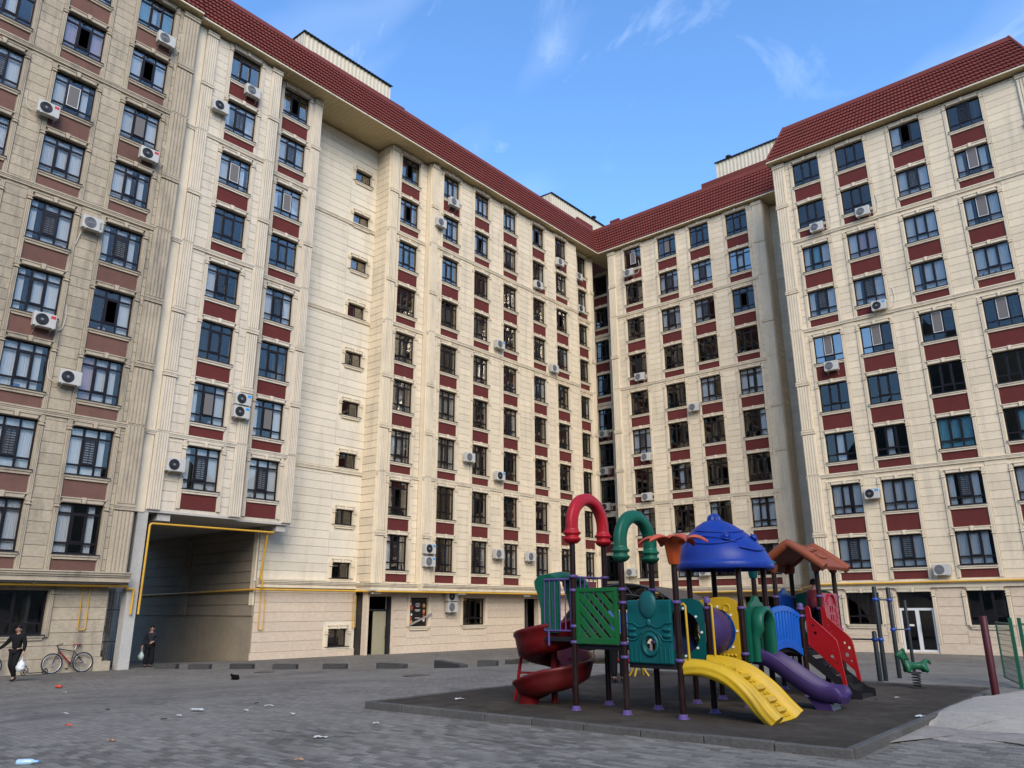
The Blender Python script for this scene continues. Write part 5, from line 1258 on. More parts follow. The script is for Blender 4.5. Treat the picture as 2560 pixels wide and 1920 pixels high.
def ac(u, v, orient, P, label, kind='g', sticker=None, hose=None, s=1.0):
    p = on_x(u, v, P + .25) if orient == 'L' else on_y(u, v, P - .25)
    w2 = W_ / 2 * s
    loc = (P, p.y - w2, p.z - H_ / 2) if orient == 'L' else (p.x - w2, P, p.z - H_ / 2)
    r = empty('air_conditioner', loc, R(90) if orient == 'L' else 0); r.scale = (s, s, s)
    tag(r, label, 'air conditioner', 'air conditioners on the facades')
    o = put('casing', ACM[0], None, r); bevel(o, .02, 2)
    put('fan', ACM[1] if kind == 'd' else ACM[2], None, r); put('bracket', ACM[3], None, r, (.10, 0, 0)); put('bracket', ACM[3], None, r, (.68, 0, 0)); put('side_vent', ACM[4], None, r)
    if sticker:
        b = MB(); b.box(.58, .76, -D_ - .124, -D_ - .1195, .38, .50); b.obj('sticker', ST_B if sticker == 'b' else ST_R, r)
    if hose:
        hb_ = MB(); hx = .84
        pts = {'up': [(hx - .02, -.2, .12), (hx + .12, -.15, .08), (hx + .30, -.03, .25), (hx + .36, -.02, .75), (hx + .30, -.02, 1.25)], 'left': [(-.0, -.2, .12), (-.2, -.1, .1), (-.34, -.03, .4), (-.36, -.02, .9)], 'in': [(hx - .03, -.2, .1), (hx + .06, -.2, .02), (hx + .06, -.1, .25), (hx + .0, -.0, .55)], 'down': [(.1, -.1, .0), (.06, -.05, -.35), (-.02, -.04, -.7)]}[hose]
        cc = curve(pts, 14); hb_.tube(cc, .018, 6); hb_.obj('conduit', HOSE, r)
    return r
A_P, B1P, B2P, DP, D7P, EP, FP, GP = -32.16, -32.47, -33.01, -32.77, -33.40, 48.68, 45.15, 51.5
wb = 'on the weathered left block'
ac(415, 101, 'L', A_P, 'air conditioner hung under the teal curtained top-floor window of the weathered block', 'g', None, 'up')
ac(120, 275, 'L', A_P, 'air conditioner with dark fan and red badge, leftmost on the weathered block', 'd', 'r', 'left')
ac(372, 388, 'L', A_P, 'air conditioner with red badge below the third-from-top window of the weathered block', 'd', 'r', 'up')
a4 = ac(230, 561, 'L', A_P, 'air conditioner between two columns of the weathered block, green letters on its right side', 'g', None, 'down')
ac(110, 802, 'L', A_P, 'air conditioner with open fan blades and red print below a lilac curtained window', 'd', 'r', 'up')
ac(174, 945, 'L', A_P, 'lowest air conditioner on the weathered left block, beside the pink curtained window', 'd', None, 'left')
ac(631, 230, 'L', B1P, 'air conditioner below the top window of the pale block over the passage', 'g')
ac(551, 268, 'L', B1P, 'air conditioner beside the fluted strip near the top of the pale block', 'd', None, 'left')
ac(606, 999, 'L', B1P + .0, 'upper of two stacked air conditioners with blue badges on the pale block', 'd', 'b', 'in')
ac(601, 1031, 'L', B1P, 'lower of two stacked air conditioners with blue badges on the pale block', 'd', 'b', 'in')
ac(438, 1163, 'L', B1P, 'lowest air conditioner on the pale block, left of its bottom row window', 'd')
ac(1134, 507, 'L', DP, 'air conditioner under the top window right of the second pilaster of the middle wing', 'g', None, 'in')
ac(1102, 558, 'L', DP, 'air conditioner hung beside the second pilaster, just below the top row', 'g')
ac(1399, 656, 'L', DP, 'air conditioner under a top row window, third from the inner corner', 'g')
ac(1345, 713, 'L', DP, 'air conditioner under a second row window with a thin dark fan, middle wing', 'd')
ac(1446, 692, 'L', D7P, 'air conditioner under the top window nearest the inner corner of the middle wing', 'g')
ac(1451, 773, 'L', D7P, 'air conditioner under the second row window nearest the inner corner', 'd')
ac(1249, 862, 'L', DP, 'air conditioner left of a window halfway up the middle wing', 'g', 'b')
ac(1385, 922, 'L', DP, 'air conditioner halfway up, near the right end of the middle wing', 'g')
ac(1173, 1144, 'L', DP, 'air conditioner above the third lowest string course, beside a teal tinted window', 'g')
ac(1249, 1190, 'L', DP, 'air conditioner with blue badge just above the lower string course of the middle wing', 'd', 'b')
ac(1073, 1372, 'L', DP, 'upper of two stacked air conditioners in the lowest flat row by the second pilaster', 'd', 'b')
ac(1072, 1404, 'L', DP, 'lower of two stacked air conditioners in the lowest flat row by the second pilaster', 'g', 'b')
ac(1246, 1385, 'L', DP, 'single air conditioner in the lowest flat row, left of a window with white blinds', 'g')
ac(1326, 1392, 'L', DP, 'single air conditioner in the lowest flat row, above the spiral slide hood', 'g')
ac(1129, 1491, 'L', -33.42, 'upper air conditioner on the ground floor wall, half hidden under the cornice', 'd')
ac(1129, 1518, 'L', -33.42, 'lower air conditioner on the ground floor wall between the two shop windows', 'g')
ac(1510, 1085, 'R', GP, 'highest of three air conditioners in the dark inner corner', 'g', None, 'in')
ac(1512, 1178, 'R', GP, 'middle of three air conditioners in the dark inner corner', 'g', None, 'in')
ac(1516, 1267, 'R', GP, 'lowest of three air conditioners in the dark inner corner', 'd', None, 'in')
ac(1573, 682, 'R', EP, 'air conditioner under the top left window of the back wing, next to the inner corner', 'g', None, 'up')
ac(1600, 942, 'R', EP, 'air conditioner under the left column of the back wing, fourth row down', 'g', None, 'in')
ac(1736, 1018, 'R', EP, 'air conditioner between the second and third columns of the back wing', 'g')
ac(1616, 1142, 'R', EP, 'air conditioner in the left column of the back wing, sixth row down', 'g', None, 'in')
ac(1618, 1242, 'R', EP, 'air conditioner in the left column of the back wing, just above a string course', 'g', None, 'in')
ac(1579, 1431, 'R', EP, 'lowest air conditioner of the back wing, between the two tall arch posts', 'g')
ac(1763, 1428, 'R', EP, 'air conditioner on the back wing just under the blue dome rim', 'g')
ac(2157, 529, 'R', FP, 'air conditioner under the second row window, second column of the right wing', 'g', None, 'up')
ac(2042, 568, 'R', FP, 'air conditioner under the second row window, first column of the right wing', 'g', None, 'up')
ac(2198, 764, 'R', FP, 'air conditioner with black fan and blue badge, second column of the right wing', 'd', 'b', 'up')
ac(2079, 915, 'R', FP, 'air conditioner under the window that mirrors bright sky on the right wing', 'g')
ac(2181, 1234, 'R', FP, 'air conditioner with black fan between two windows low on the right wing', 'd', 'b')
ac(2356, 1424, 'R', FP, 'air conditioner directly above the yellow pipe on the right wing', 'g', None, 'down')
tx_ = bpy.data.curves.new('lettering', 'FONT'); tx_.body = 'ARTEL'; tx_.size = .13; tx_.extrude = .002; tx_.materials.append(mat('green_print', (.03, .12, .06), .6))
_t = bpy.data.objects.new('lettering', tx_); COL.objects.link(_t); bpy.context.view_layer.update(); _tm = bpy.data.meshes.new_from_object(_t.evaluated_get(bpy.context.evaluated_depsgraph_get())); bpy.data.objects.remove(_t)
to_ = put('lettering', _tm, None, a4); to_.location = (.74, -D_ - .124, .06); to_.rotation_euler = (R(90), R(-90), 0)

# ------------------------------------------------------------------ yellow gas pipes
def pipe(name, label, runs, org):
    r = empty(name, org); tag(r, label, 'pipe', 'gas pipes')
    for nm, pts, rad in runs:
        # rounded elbows
        out = [Vector(pts[0])]
        for i in range(1, len(pts) - 1):
            a, c, d = Vector(pts[i - 1]), Vector(pts[i]), Vector(pts[i + 1]); l = min(.13, (a - c).length * .45, (d - c).length * .45)
            p0 = c + (a - c).normalized() * l; p1 = c + (d - c).normalized() * l
            for k in range(6): t = k / 5; out.append(p0 * (1 - t) ** 2 + c * 2 * t * (1 - t) + p1 * t * t)
        out.append(Vector(pts[-1])); b = MB(); b.tube([v - Vector(org) for v in out], rad, 10); b.obj(nm, YPIPE, r)
    return r
pipe('gas_pipe', 'yellow gas pipe under the cornice of the weathered block, bent down at the column', [('main_run', [(-32.28, .8, .90), (-32.28, 13.75, .92), (-32.36, 13.78, .82), (-32.36, 14.08, .82), (-32.38, 14.07, -.16)], .048), ('riser_loop', [(-32.66, 12.25, .9), (-32.66, 12.28, -.73), (-32.66, 12.55, -.73), (-32.66, 12.52, .9)], .02)], (-32.3, 10, .9))
pipe('gas_pipe', 'yellow gas pipe framing the vehicle passage portal', [('portal_run', [(-32.44, 14.40, -.16), (-32.44, 14.42, 3.46), (-32.80, 20.50, 3.52), (-33.55, 20.62, 3.52), (-33.9, 20.62, 1.42), (-33.9, 20.78, 1.30), (-33.9, 20.78, 1.0)], .045)], (-32.44, 17, 3.5))
pipe('gas_pipe', 'long yellow gas pipe along the cornice of the middle wing, starting inside the passage', [('main_run', [(-46.5, 20.58, .80), (-34.02, 20.55, .93), (-34.02, 26.45, .93), (-32.50, 26.85, .90), (-32.45, 29.85, .90), (-32.40, 48.4, .90)], .05), ('riser_loop', [(-34.32, 20.98, 3.4), (-34.32, 21.0, -.93), (-34.32, 21.26, -.93), (-34.32, 21.24, .9)], .02), ('riser_loop', [(-34.3, 26.55, .9), (-34.3, 26.58, -.94), (-34.3, 26.75, -.94), (-34.3, 26.73, .7)], .02)], (-34, 25, .9))
pipe('gas_pipe', 'yellow gas pipe along the foot of the back and right wings behind the playground', [('main_run', [(-31.4, 48.28, .98), (-18.3, 48.28, 1.02), (-17.6, 46.5, 1.10), (-16.35, 45.05, 1.22), (-16.2, 44.93, 1.24), (-1.4, 44.93, 1.27)], .05)], (-16, 45, 1.2))
# lamps and cameras under the cornices
LAMP = mat('lamp_white', (.8, .8, .78), .4)
def fixture(u, v, P, label):
    p = on_x(u, v, P); r = MB().box(-.03, .03, -.3, .3, -.03, .03).obj('light_fixture', LAMP, None, (p.x, p.y, p.z)); bevel(r, .01); tag(r, label, 'lamp', 'slim lamps under the cornices')
fixture(1155, 1485.5, -32.6, 'slim white lamp under the cornice, above the two shop windows'); fixture(1318, 1490, -32.6, 'slim white lamp under the cornice, just left of the spiral slide hood'); fixture(941, 1483, -32.95, 'slim white lamp under the cornice over the corner door'); fixture(291, 1469, -32.5, 'slim white lamp above the iron gate')
def cctv(p, rz, label):
    r = empty('security_camera', p, rz); tag(r, label, 'camera')
    MB().tube([(0, -.12, 0), (0, .12, .02)], .045, 12).obj('camera_body', LAMP, r); MB().tube([(0, .05, .03), (0, .08, .1), (0, .16, .12)], .02, 8).obj('camera_arm', LAMP, r); MB().tube([(0, -.125, 0), (0, -.118, 0)], .036, 12).obj('lens', FRAME, r)
cctv(on_x(86, 1455, -32.2), R(60), 'small white security camera on the yellow pipe at the left'); cctv(on_x(637, 1453, -34.1), R(60), 'small security camera at the passage corner')

# ------------------------------------------------------------------ iron gate beside the column
gate = empty('iron_gate', (-33.05, 13.72, ground_z(-33.05, 13.72))); tag(gate, 'black wrought iron gate with stepped rectangular scrolls between wall and column', 'gate')
GI = mat('black_iron', (.012, .011, .011), .5)
def bars(name, lst, r=.012):
    b = MB()
    for pts in lst: b.tube([(0, y, z) for y, z in pts], r, 5)
    return b.obj(name, GI, gate)
bars('gate_frame', [[(-.55, .1), (-.55, 2.95), (.55, 2.95), (.55, .1), (-.55, .1)], [(-.55, 2.25), (.55, 2.25)], [(-.55, 1.05), (.55, 1.05)]], .022)
for s_ in (-1, 1):
    for k in range(3):
        q = .08 + .09 * k; c = s_ * .27
        bars('scroll', [[(c - .27 + q, 2.2 - q), (c + .27 - q, 2.2 - q), (c + .27 - q, 1.1 + q * 1.2), (c - .12 + q * .5, 1.1 + q * 1.2), (c - .12 + q * .5, 1.8 - q)]]); bars('scroll', [[(c - .27 + q, 1.0 - q), (c - .27 + q, .15 + q), (c + .27 - q, .15 + q), (c + .27 - q, 1.0 - q)]])
for k in range(9): bars('bar', [[(-.5 + .125 * k, 2.25), (-.5 + .125 * k, 2.95)]])
# ------------------------------------------------------------------ concrete bumpers on the yard
BUMP = mat('bumper_concrete', (.042, .04, .037), .9, noise=[(2, .2), (14, .25)], bump=(30, .6), var=.2)
bl = [((385, 1672.5), (438, 1672.5)), ((469, 1673.5), (521, 1673.5)), ((573, 1672.6), (629, 1672.6)), ((680, 1673.4), (739, 1673.4)), ((806, 1672.7), (863, 1672.7)), ((940, 1671.5), (1006, 1671.5)), ((1085, 1670.3), (1149, 1669.6)), ((1193, 1667), (1241, 1665.2)), ((1278, 1661), (1322, 1658)), ((1358, 1654), (1390, 1652))]
ords = ['first', 'second', 'third', 'fourth', 'fifth', 'sixth', 'seventh', 'eighth', 'ninth', 'tenth']
for i, (a_, b_) in enumerate(bl):
    p, q = on_ground(*a_), on_ground(*b_); d = (q - p); L_ = d.length; mb = MB(); h = .19
    mb.prism([(-L_ / 2, -.1), (L_ / 2, -.1), (L_ / 2, h - .02), (L_ / 2 - .03, h), (-L_ / 2 + .03, h), (-L_ / 2, h - .02)], -.0, .30)
    m_ = (p + q) / 2; o = mb.obj('concrete_bumper', BUMP, None, (m_.x, m_.y, ground_z(m_.x, m_.y)), (0, 0, math.atan2(d.y, d.x))); bevel(o, .02)
    tag(o, f'grey concrete parking bumper, {ords[i]} from the passage in the row across the yard', 'bumper', 'concrete bumpers across the yard')
for k, (u, v) in enumerate(((1042, 1690), (660, 1681))):
    p = on_ground(u, v); o = MB().lathe([(.36, 0), (.36, .012), (.33, .016), (0, .016)], 24).obj('manhole_cover', DARKMETAL, None, (p.x, p.y, p.z)); tag(o, ('dark manhole cover in front of the middle bumpers', 'dark manhole cover behind the black cat')[k], 'manhole cover')

# ------------------------------------------------------------------ right side: exercise bars, red post, mesh fence, spring horse
BARM = mat('bar_post', (.012, .016, .017), .4, spec=.25, noise=(3, .1)); BLUEC = mat('blue_clamp', (.01, .05, .28), .4)
def f6(a, b_): return 1900 + a * .39783, 1250 + b_ * .39783
gym = empty('pull_up_bars', (0, 0, 0)); tag(gym, 'dark steel pull-up bars with blue clamps standing behind the rubber pad', 'exercise bars')
GP_ = {}
for nm, top, bot_ in (('a', (712, 545), (793, 1137)), ('b', (802, 550), (879, 1120)), ('c', (714, 825), (757, 1142)), ('d', (897, 630), (972, 1090))):
    p = on_ground(*f6(*bot_)); ru = pix_ray(*f6(*top)); t = math.hypot(p.x, p.y) / math.hypot(ru.x, ru.y); GP_[nm] = (p, (ru * t).z)
org = GP_['a'][0].copy(); gym.location = org
def gyz(nm, b_):      # height at which the picture shows a clamp on that post
    p = GP_[nm][0]; ru = pix_ray(2300, 1250 + b_ * .39783); return (ru * (math.hypot(p.x, p.y) / math.hypot(ru.x, ru.y))).z
for nm, (p, zt) in GP_.items():
    o = MB().lathe([(.05, 0), (.05, zt - p.z - .02), (.04, zt - p.z), (0, zt - p.z + .01)], 14, tuple(p - org)).obj('upright', BARM, gym)
def gbar(p0, z0, p1, z1):
    a, c = Vector((p0.x, p0.y, z0)) - org, Vector((p1.x, p1.y, z1)) - org; MB().tube([a, c], .018, 8).obj('crossbar', BARM, gym)
    for q in (a, c): MB().lathe([(.052, -.035), (.066, -.03), (.066, .03), (.052, .035)], 12, tuple(q)).obj('clamp', BLUEC, gym)
gbar(GP_['a'][0], gyz('a', 622), GP_['b'][0], gyz('b', 627)); gbar(GP_['b'][0], gyz('b', 815), GP_['d'][0], gyz('d', 813)); gbar(GP_['a'][0], gyz('a', 880), GP_['c'][0], gyz('c', 880))
pl_ = GP_['c'][0] + Vector((-1.75, -.25, 0)) * 1.0; gbar(pl_, gyz('c', 878), GP_['c'][0], gyz('c', 880))
MB().lathe([(.05, 0), (.05, gyz('c', 850) - pl_.z), (0, gyz('c', 848) - pl_.z)], 12, (pl_.x - org.x, pl_.y - org.y, ground_z(pl_.x, pl_.y) - org.z)).obj('upright', BARM, gym)
# leaning-looking dark red post in the sand
p = on_ground(*f6(1490, 1268)); ru = pix_ray(*f6(1418, 728)); zt = (ru * (math.hypot(p.x, p.y) / math.hypot(ru.x, ru.y))).z
rp = MB().lathe([(.062, -.05), (.062, zt - p.z - .01), (.055, zt - p.z), (.0, zt - p.z)], 18).obj('steel_post', mat('oxide_red_post', (.055, .008, .011), .45, spec=.25, noise=(3, .15)), None, (p.x, p.y, p.z)); tag(rp, 'plain dark red steel post standing in the sand', 'post')
# green mesh fence
GF = mat('fence_green', (.008, .075, .035), .45); GW = mat('fence_wire', (.02, .06, .04), .5)
f0 = on_ground(*f6(1547, 1150)); f1 = on_ground(*f6(1648, 1188))
zt0 = -.28; ru = pix_ray(*f6(1575, 740)); zt1 = (ru * (math.hypot(f1.x, f1.y) / math.hypot(ru.x, ru.y))).z
fen = empty('mesh_fence', tuple(f1)); tag(fen, 'green welded wire fence with square posts at the right edge', 'fence')
def fpanel(a, c, z0, z1):
    a, c = Vector(a) - f1, Vector(c) - f1; b = MB(); n = max(4, int((c - a).length / .10))
    for i in range(n + 1): q = a.lerp(c, i / n); b.tube([(q.x, q.y, z0 - f1.z), (q.x, q.y, z1 - f1.z)], .003, 4, caps=False)
    m_ = int((z1 - z0) / .11)
    for k in range(m_ + 1): z = z0 + (z1 - z0) * k / m_ - f1.z; b.tube([(a.x, a.y, z), (c.x, c.y, z)], .004 if k % 4 else .007, 4, caps=False)
    tag(b.obj('wire_mesh', GW, fen, fix=False), kind='stuff')
    b = MB()
    for q in (a, c): b.tube([(q.x, q.y, z0 - f1.z), (q.x, q.y, z1 - f1.z)], .02, 6)
    for z in (z0, z1): b.tube([(a.x, a.y, z - f1.z), (c.x, c.y, z - f1.z)], .018, 6)
    b.obj('gate_frame', GF, fen)
fpanel(f0, f1, f1.z + .08, zt1 - .12)
dv = Vector((.75, .35, 0)).normalized()
f2 = f1 + dv * .16; f3 = f2 + dv * 2.4; f2.z = f1.z; f3.z = f1.z
fpanel(f2, f3, f1.z + .08, zt1 - .12)
for q in (f1, f2, f3):
    b = MB(); b.box(-.032, .032, -.032, .032, -.1, zt1 - f1.z); b.obj('fence_post', GF, fen, tuple(q - f1))
# spring horse
hp_ = on_z(2200 + 435 * .217, 1400 + 1475 * .217, PAD_Z); horse = empty('spring_horse', (hp_.x, hp_.y, PAD_Z), YAW); horse.scale = (.72, .72, .78)
tag(horse, 'green plastic spring rocking horse facing left at the back of the pad', 'spring rider')
HG = plastic('horse_green', (.010, .13, .055))
sp_ = MB(); sp_.tube([(.10 * math.cos(t * .5), .10 * math.sin(t * .5), .03 + .30 * t / 62) for t in range(63)], .014, 7); sp_.obj('spring', BARM, horse)
MB().box(-.15, .15, -.12, .12, 0, .02).obj('base_plate', BARM, horse); MB().box(-.12, .12, -.08, .08, .33, .36).obj('top_plate', BARM, horse)
k_ = []
def skin_mesh(name, verts, edges, radii, m, parent=None, sub=2, root=0, loc=None, rot=None):
    me = bpy.data.meshes.new(name); me.from_pydata([tuple(v) for v in verts], edges, [])
    bm = bmesh.new(); bm.from_mesh(me); ly = bm.verts.layers.skin.verify(); bm.verts.ensure_lookup_table()
    for i, v in enumerate(bm.verts):
        r = radii[i]; v[ly].radius = r if isinstance(r, tuple) else (r, r); v[ly].use_root = (i == root)
    bm.to_mesh(me); bm.free(); o = put(name, me, m, parent, loc, rot)
    o.modifiers.new('skin', 'SKIN').use_smooth_shade = True
    s_ = o.modifiers.new('sub', 'SUBSURF'); s_.levels = sub; s_.render_levels = sub
    return o
hv = [(-.02, 0, .50), (-.17, 0, .52), (-.25, 0, .60), (-.29, 0, .72), (-.33, 0, .80), (-.42, 0, .75), (-.47, 0, .72), (.12, 0, .50), (.22, 0, .53), (.27, 0, .58), (.33, 0, .64), (.39, 0, .60), (.43, 0, .53), (-.21, .09, .42), (-.23, .10, .34), (-.21, -.09, .42), (-.23, -.10, .34), (.25, .09, .42), (.29, .10, .35), (.25, -.09, .42), (.29, -.10, .35), (-.30, .03, .86), (-.30, -.03, .86)]
he = [(0, 1), (1, 2), (2, 3), (3, 4), (4, 5), (5, 6), (0, 7), (7, 8), (8, 9), (9, 10), (10, 11), (11, 12), (1, 13), (13, 14), (1, 15), (15, 16), (8, 17), (17, 18), (8, 19), (19, 20), (4, 21), (4, 22)]
hr = [.085, .11, .085, .07, .075, .055, .045, .09, .115, .06, .05, .045, .02, .06, .05, .06, .05, .065, .055, .065, .055, .02, .02]
skin_mesh('horse_body', hv, he, hr, HG, horse)
b = MB()
for i in range(7): t = i / 6; q = Vector((-.22 - .09 * t, 0, .60 + .24 * t)); b.obox(q + Vector((.055, 0, .02)), (.03, 0, .012), (0, .022, 0), (-.012, 0, .035))
b.obj('mane', HG, horse); MB().tube([(-.27, -.2, .66), (-.27, .2, .66)], .013, 8).obj('handle', BARM, horse)

# ------------------------------------------------------------------ barrel-vaulted ramp canopy behind the play set
ax = pix_ray(2080, 1525); ax = Vector((ax.x, ax.y, 0)).normalized(); px_ = Vector((ax.y, -ax.x, 0))
ap = pix_ray(1560, 1458); ap = ap * (.92 / ap.z); RC = 3.0; cz0 = .92 - RC
can = empty('ramp_canopy', (ap.x, ap.y, ground_z(ap.x, ap.y))); tag(can, 'low barrel-vaulted canopy with dark lattice arch and brown roof behind the play set', 'canopy')
co = Vector(can.location)
def cp_(ang, dist, r): q = Vector((ap.x, ap.y, cz0)) + px_ * (math.sin(ang) * r) + ax * dist; q.z = cz0 + math.cos(ang) * r; return q - co
BRC = mat('brown_canopy_sheet', (.060, .045, .038), .6, noise=(1, .12))
b = MB(); b.grid([[cp_(R(-85 + 170 * k / 30), d_, RC) for k in range(31)] for d_ in (0, 3, 6, 9)]); b.obj('canopy_roof', BRC, can, fix=False)
for d_ in (0, 4.5, 9):
    b = MB(); b.tube([cp_(R(-85 + 170 * k / 30), d_ - .02, RC - .03) for k in range(31)], .04, 6); b.tube([cp_(R(-80 + 160 * k / 30), d_ - .02, RC - .42) for k in range(31)], .035, 6)
    for k in range(22): a0_, a1_ = R(-80 + 160 * k / 22), R(-80 + 160 * (k + 1) / 22); b.tube([cp_(a0_, d_, RC - (.03 if k % 2 else .42)), cp_(a1_, d_, RC - (.42 if k % 2 else .03))], .018, 5)
    for r_ in (1.2, .7): b.tube([cp_(R(-80 + 160 * k / 20), d_, RC - .42 - r_) for k in range(21)], .02, 5)
    b.tube([cp_(R(-62), d_, RC - .45), cp_(R(62), d_, RC - .45)], .03, 6)
    b.obj('arch_truss', DARKMETAL, can)

# ------------------------------------------------------------------ bare tree whose twigs reach into the picture at the right edge
tr_p = on_ground(2900, 1640); tree = empty('bare_tree', tuple(tr_p)); tag(tree, 'leafless tree whose thin twigs reach in at the right edge', 'tree')
BARK = mat('bark', (.10, .075, .055), .9, noise=(8, .3), bump=(30, .6))
tb2 = MB(); tr_r = random.Random(5); D0 = math.hypot(tr_p.x, tr_p.y)
def at_dist(u, v, k=1.0): d = pix_ray(u, v); return d * (D0 * k / math.hypot(d.x, d.y)) - tr_p
trunk = [Vector((0, 0, -.1)), Vector((.05, .02, 1.2)), Vector((.0, .08, 2.4)), Vector((-.1, .1, 3.6)), Vector((-.1, .2, 5.0))]
tb2.tube(trunk, [.16, .13, .10, .07, .03], 10); tb2.obj('trunk', BARK, tree)
tw = MB()
def twig(a, d, L_, r, lev):
    pts = [a]; p = a.copy(); dd = d.normalized()
    for i in range(5):
        dd = (dd + Vector((tr_r.uniform(-.25, .25), tr_r.uniform(-.25, .25), tr_r.uniform(-.15, .25)))).normalized(); p = p + dd * (L_ / 5); pts.append(p.copy())
        if lev > 0 and i > 0:
            for _ in range(2):
                twig(p, (dd + Vector((tr_r.uniform(-1, 1), tr_r.uniform(-1, 1), tr_r.uniform(-.5, .8)))), L_ * .5, r * .5, lev - 1)
    tw.tube(pts, [r, r * .85, r * .7, r * .55, r * .4, r * .2], 5, caps=False)
for z, tgt in ((2.2, at_dist(2500, 1075)), (1.6, at_dist(2530, 1225))):
    a = Vector((0, .06, z)); L_ = (tgt - a).length; n = 7; pts = [a.lerp(tgt, i / n) + Vector((0, 0, .12 * math.sin(i * 1.3))) for i in range(n + 1)]
    tw.tube(pts, [.03 * (1 - i / n) + .004 for i in range(n + 1)], 6, caps=False)
    for i in range(2, n + 1):
        for _ in range(3): twig(pts[i], (tgt - a).normalized() * .6 + Vector((tr_r.uniform(-.7, .7), tr_r.uniform(-.7, .7), tr_r.uniform(-.4, .9))), .55, .007, 1)
for k in range(9): twig(trunk[2 + k % 3], Vector((tr_r.uniform(-1, 1), tr_r.uniform(-1, 1), .8)), 1.8, .025, 2)
tw.obj('crown', BARK, tree, fix=False)
# ------------------------------------------------------------------ people
SKIN_ = mat('skin', (.36, .19, .13), .55); HAIR = mat('black_hair', (.010, .008, .007), .6, spec=.2); BLACK = mat('black_cloth', (.010, .010, .011), .85, spec=.12, bump=(60, .3)); NAVY = mat('dark_jacket', (.016, .018, .024), .6, spec=.12); SHOE = mat('black_shoe', (.010, .010, .011), .5, spec=.2); SOLE = mat('white_sole', (.6, .6, .58), .6); BAGW = mat('white_plastic_bag', (.62, .64, .62), .4, noise=(9, .12), bump=(18, 1.0)); BLUEJ = mat('blue_jacket', (.03, .10, .26), .7); REDJ = mat('red_top', (.35, .04, .045), .8); BAGG = mat('pale_green_bag', (.45, .52, .46), .4, noise=(14, .5), bump=(18, 1.0)); EYE = mat('eye_dark', (.01, .008, .008), .3); LIP = mat('lip', (.28, .10, .09), .6)
def person(loc, rz, H, J, label, top, legs, jacket=None, hair='short', shoe=SHOE, sole=True, group=None):
    """J: joints in metres for a 1.72 m figure; x to the figure's left, +y is the way it faces"""
    r = empty('person', loc, rz); k = H / 1.72; r.scale = (k, k, k); tag(r, label, 'person', group)
    J = {q: (-v[0], v[1], v[2]) for q, v in J.items()}; V, E_, Rr = [], [], []
    def add(p, rad, par=None):
        V.append(Vector(p)); Rr.append(rad); 
        if par is not None: E_.append((par, len(V) - 1))
        return len(V) - 1
    pel = add(J['pel'], (.125, .10)); sp1 = add(J['sp'], (.12, .09), pel); ch = add(J['ch'], (.15, .105), sp1); nk0 = add(J['nk'], .062, ch); nk1 = add(Vector(J['nk']) + Vector((0, .015, .06)), .052, nk0); hd = Vector(J['hd']); h1 = add(hd + Vector((0, .01, -.035)), (.062, .075), nk1); h2 = add(hd + Vector((0, -.005, .045)), (.072, .088), h1); add(hd + Vector((0, -.01, .10)), (.045, .055), h2)
    arm_ids = {}
    for s in 'lr':
        sg = 1 if s == 'l' else -1
        a = add(J['sh' + s], .062, ch); b = add(J['el' + s], .045, a); w = add(J['wr' + s], .030, b); dv_ = (Vector(J['wr' + s]) - Vector(J['el' + s])).normalized(); pm = add(Vector(J['wr' + s]) + dv_ * .055, (.038, .022), w)
        side_ = dv_.cross(Vector((0, 1, 0))); side_ = side_.normalized() if side_.length > .1 else Vector((1, 0, 0)); cu = dv_.cross(side_)
        for i, ln in enumerate((.062, .075, .080, .070)):
            o = side_ * (.030 - .020 * i); f1_ = add(Vector(J['wr' + s]) + dv_ * .10 + o, .0095, pm); f2_ = add(Vector(J['wr' + s]) + dv_ * (.10 + ln * .5) + o + cu * .02, .009, f1_); add(Vector(J['wr' + s]) + dv_ * (.10 + ln * .7) + o + cu * .045, .008, f2_)
        t1 = add(Vector(J['wr' + s]) + dv_ * .045 + side_ * .045, .011, pm); add(Vector(J['wr' + s]) + dv_ * .085 + side_ * .055 + cu * .02, .009, t1)
        hp = add(J['hp' + s], .095, pel); kn = add(J['kn' + s], .060, hp); an = add(J['an' + s], .042, kn); add(J['to' + s], (.035, .03), an)
    skin_mesh('body', V, E_, Rr, SKIN_, r, 1)
    # shirt or jacket: torso and sleeves
    def garment(nm, keys, edges, rad, m, sub=2):
        return skin_mesh(nm, [J[q] if isinstance(q, str) else q for q in keys], edges, rad, m, r, sub)
    mid = lambda a, b, t: tuple(Vector(J[a]).lerp(Vector(J[b]), t))
    garment('top', [tuple(Vector(J['pel']) + Vector((0, 0, -.05))), 'sp', 'ch', mid('ch', 'nk', .75), 'shl', 'ell', mid('ell', 'wrl', .93), 'shr', 'elr', mid('elr', 'wrr', .93)], [(0, 1), (1, 2), (2, 3), (2, 4), (4, 5), (5, 6), (2, 7), (7, 8), (8, 9)], [(.155, .125), (.15, .118), (.178, .13), (.085, .075), .085, .064, .046, .085, .064, .046], jacket or top)
    garment('trousers', [tuple(Vector(J['pel']) + Vector((0, 0, .04))), 'hpl', 'knl', mid('knl', 'anl', .95), 'hpr', 'knr', mid('knr', 'anr', .95)], [(0, 1), (1, 2), (2, 3), (0, 4), (4, 5), (5, 6)], [(.15, .12), .115, .085, .072, .115, .085, .072], legs)
    for s in 'lr':
        a, t_ = Vector(J['an' + s]), Vector(J['to' + s]); d = (t_ - a); d.z = 0; d.normalize()
        heel = Vector((a.x, a.y, t_.z)) - d * .06
        skin_mesh('shoe', [heel + Vector((0, 0, .02)), a + Vector((0, 0, -.02)), t_ + d * .02, t_ + d * .08], [(0, 1), (0, 2), (2, 3)], [(.042, .04), .045, (.048, .034), (.04, .025)], shoe, r, 1)
    # head details
    hb2 = MB(); rows = []
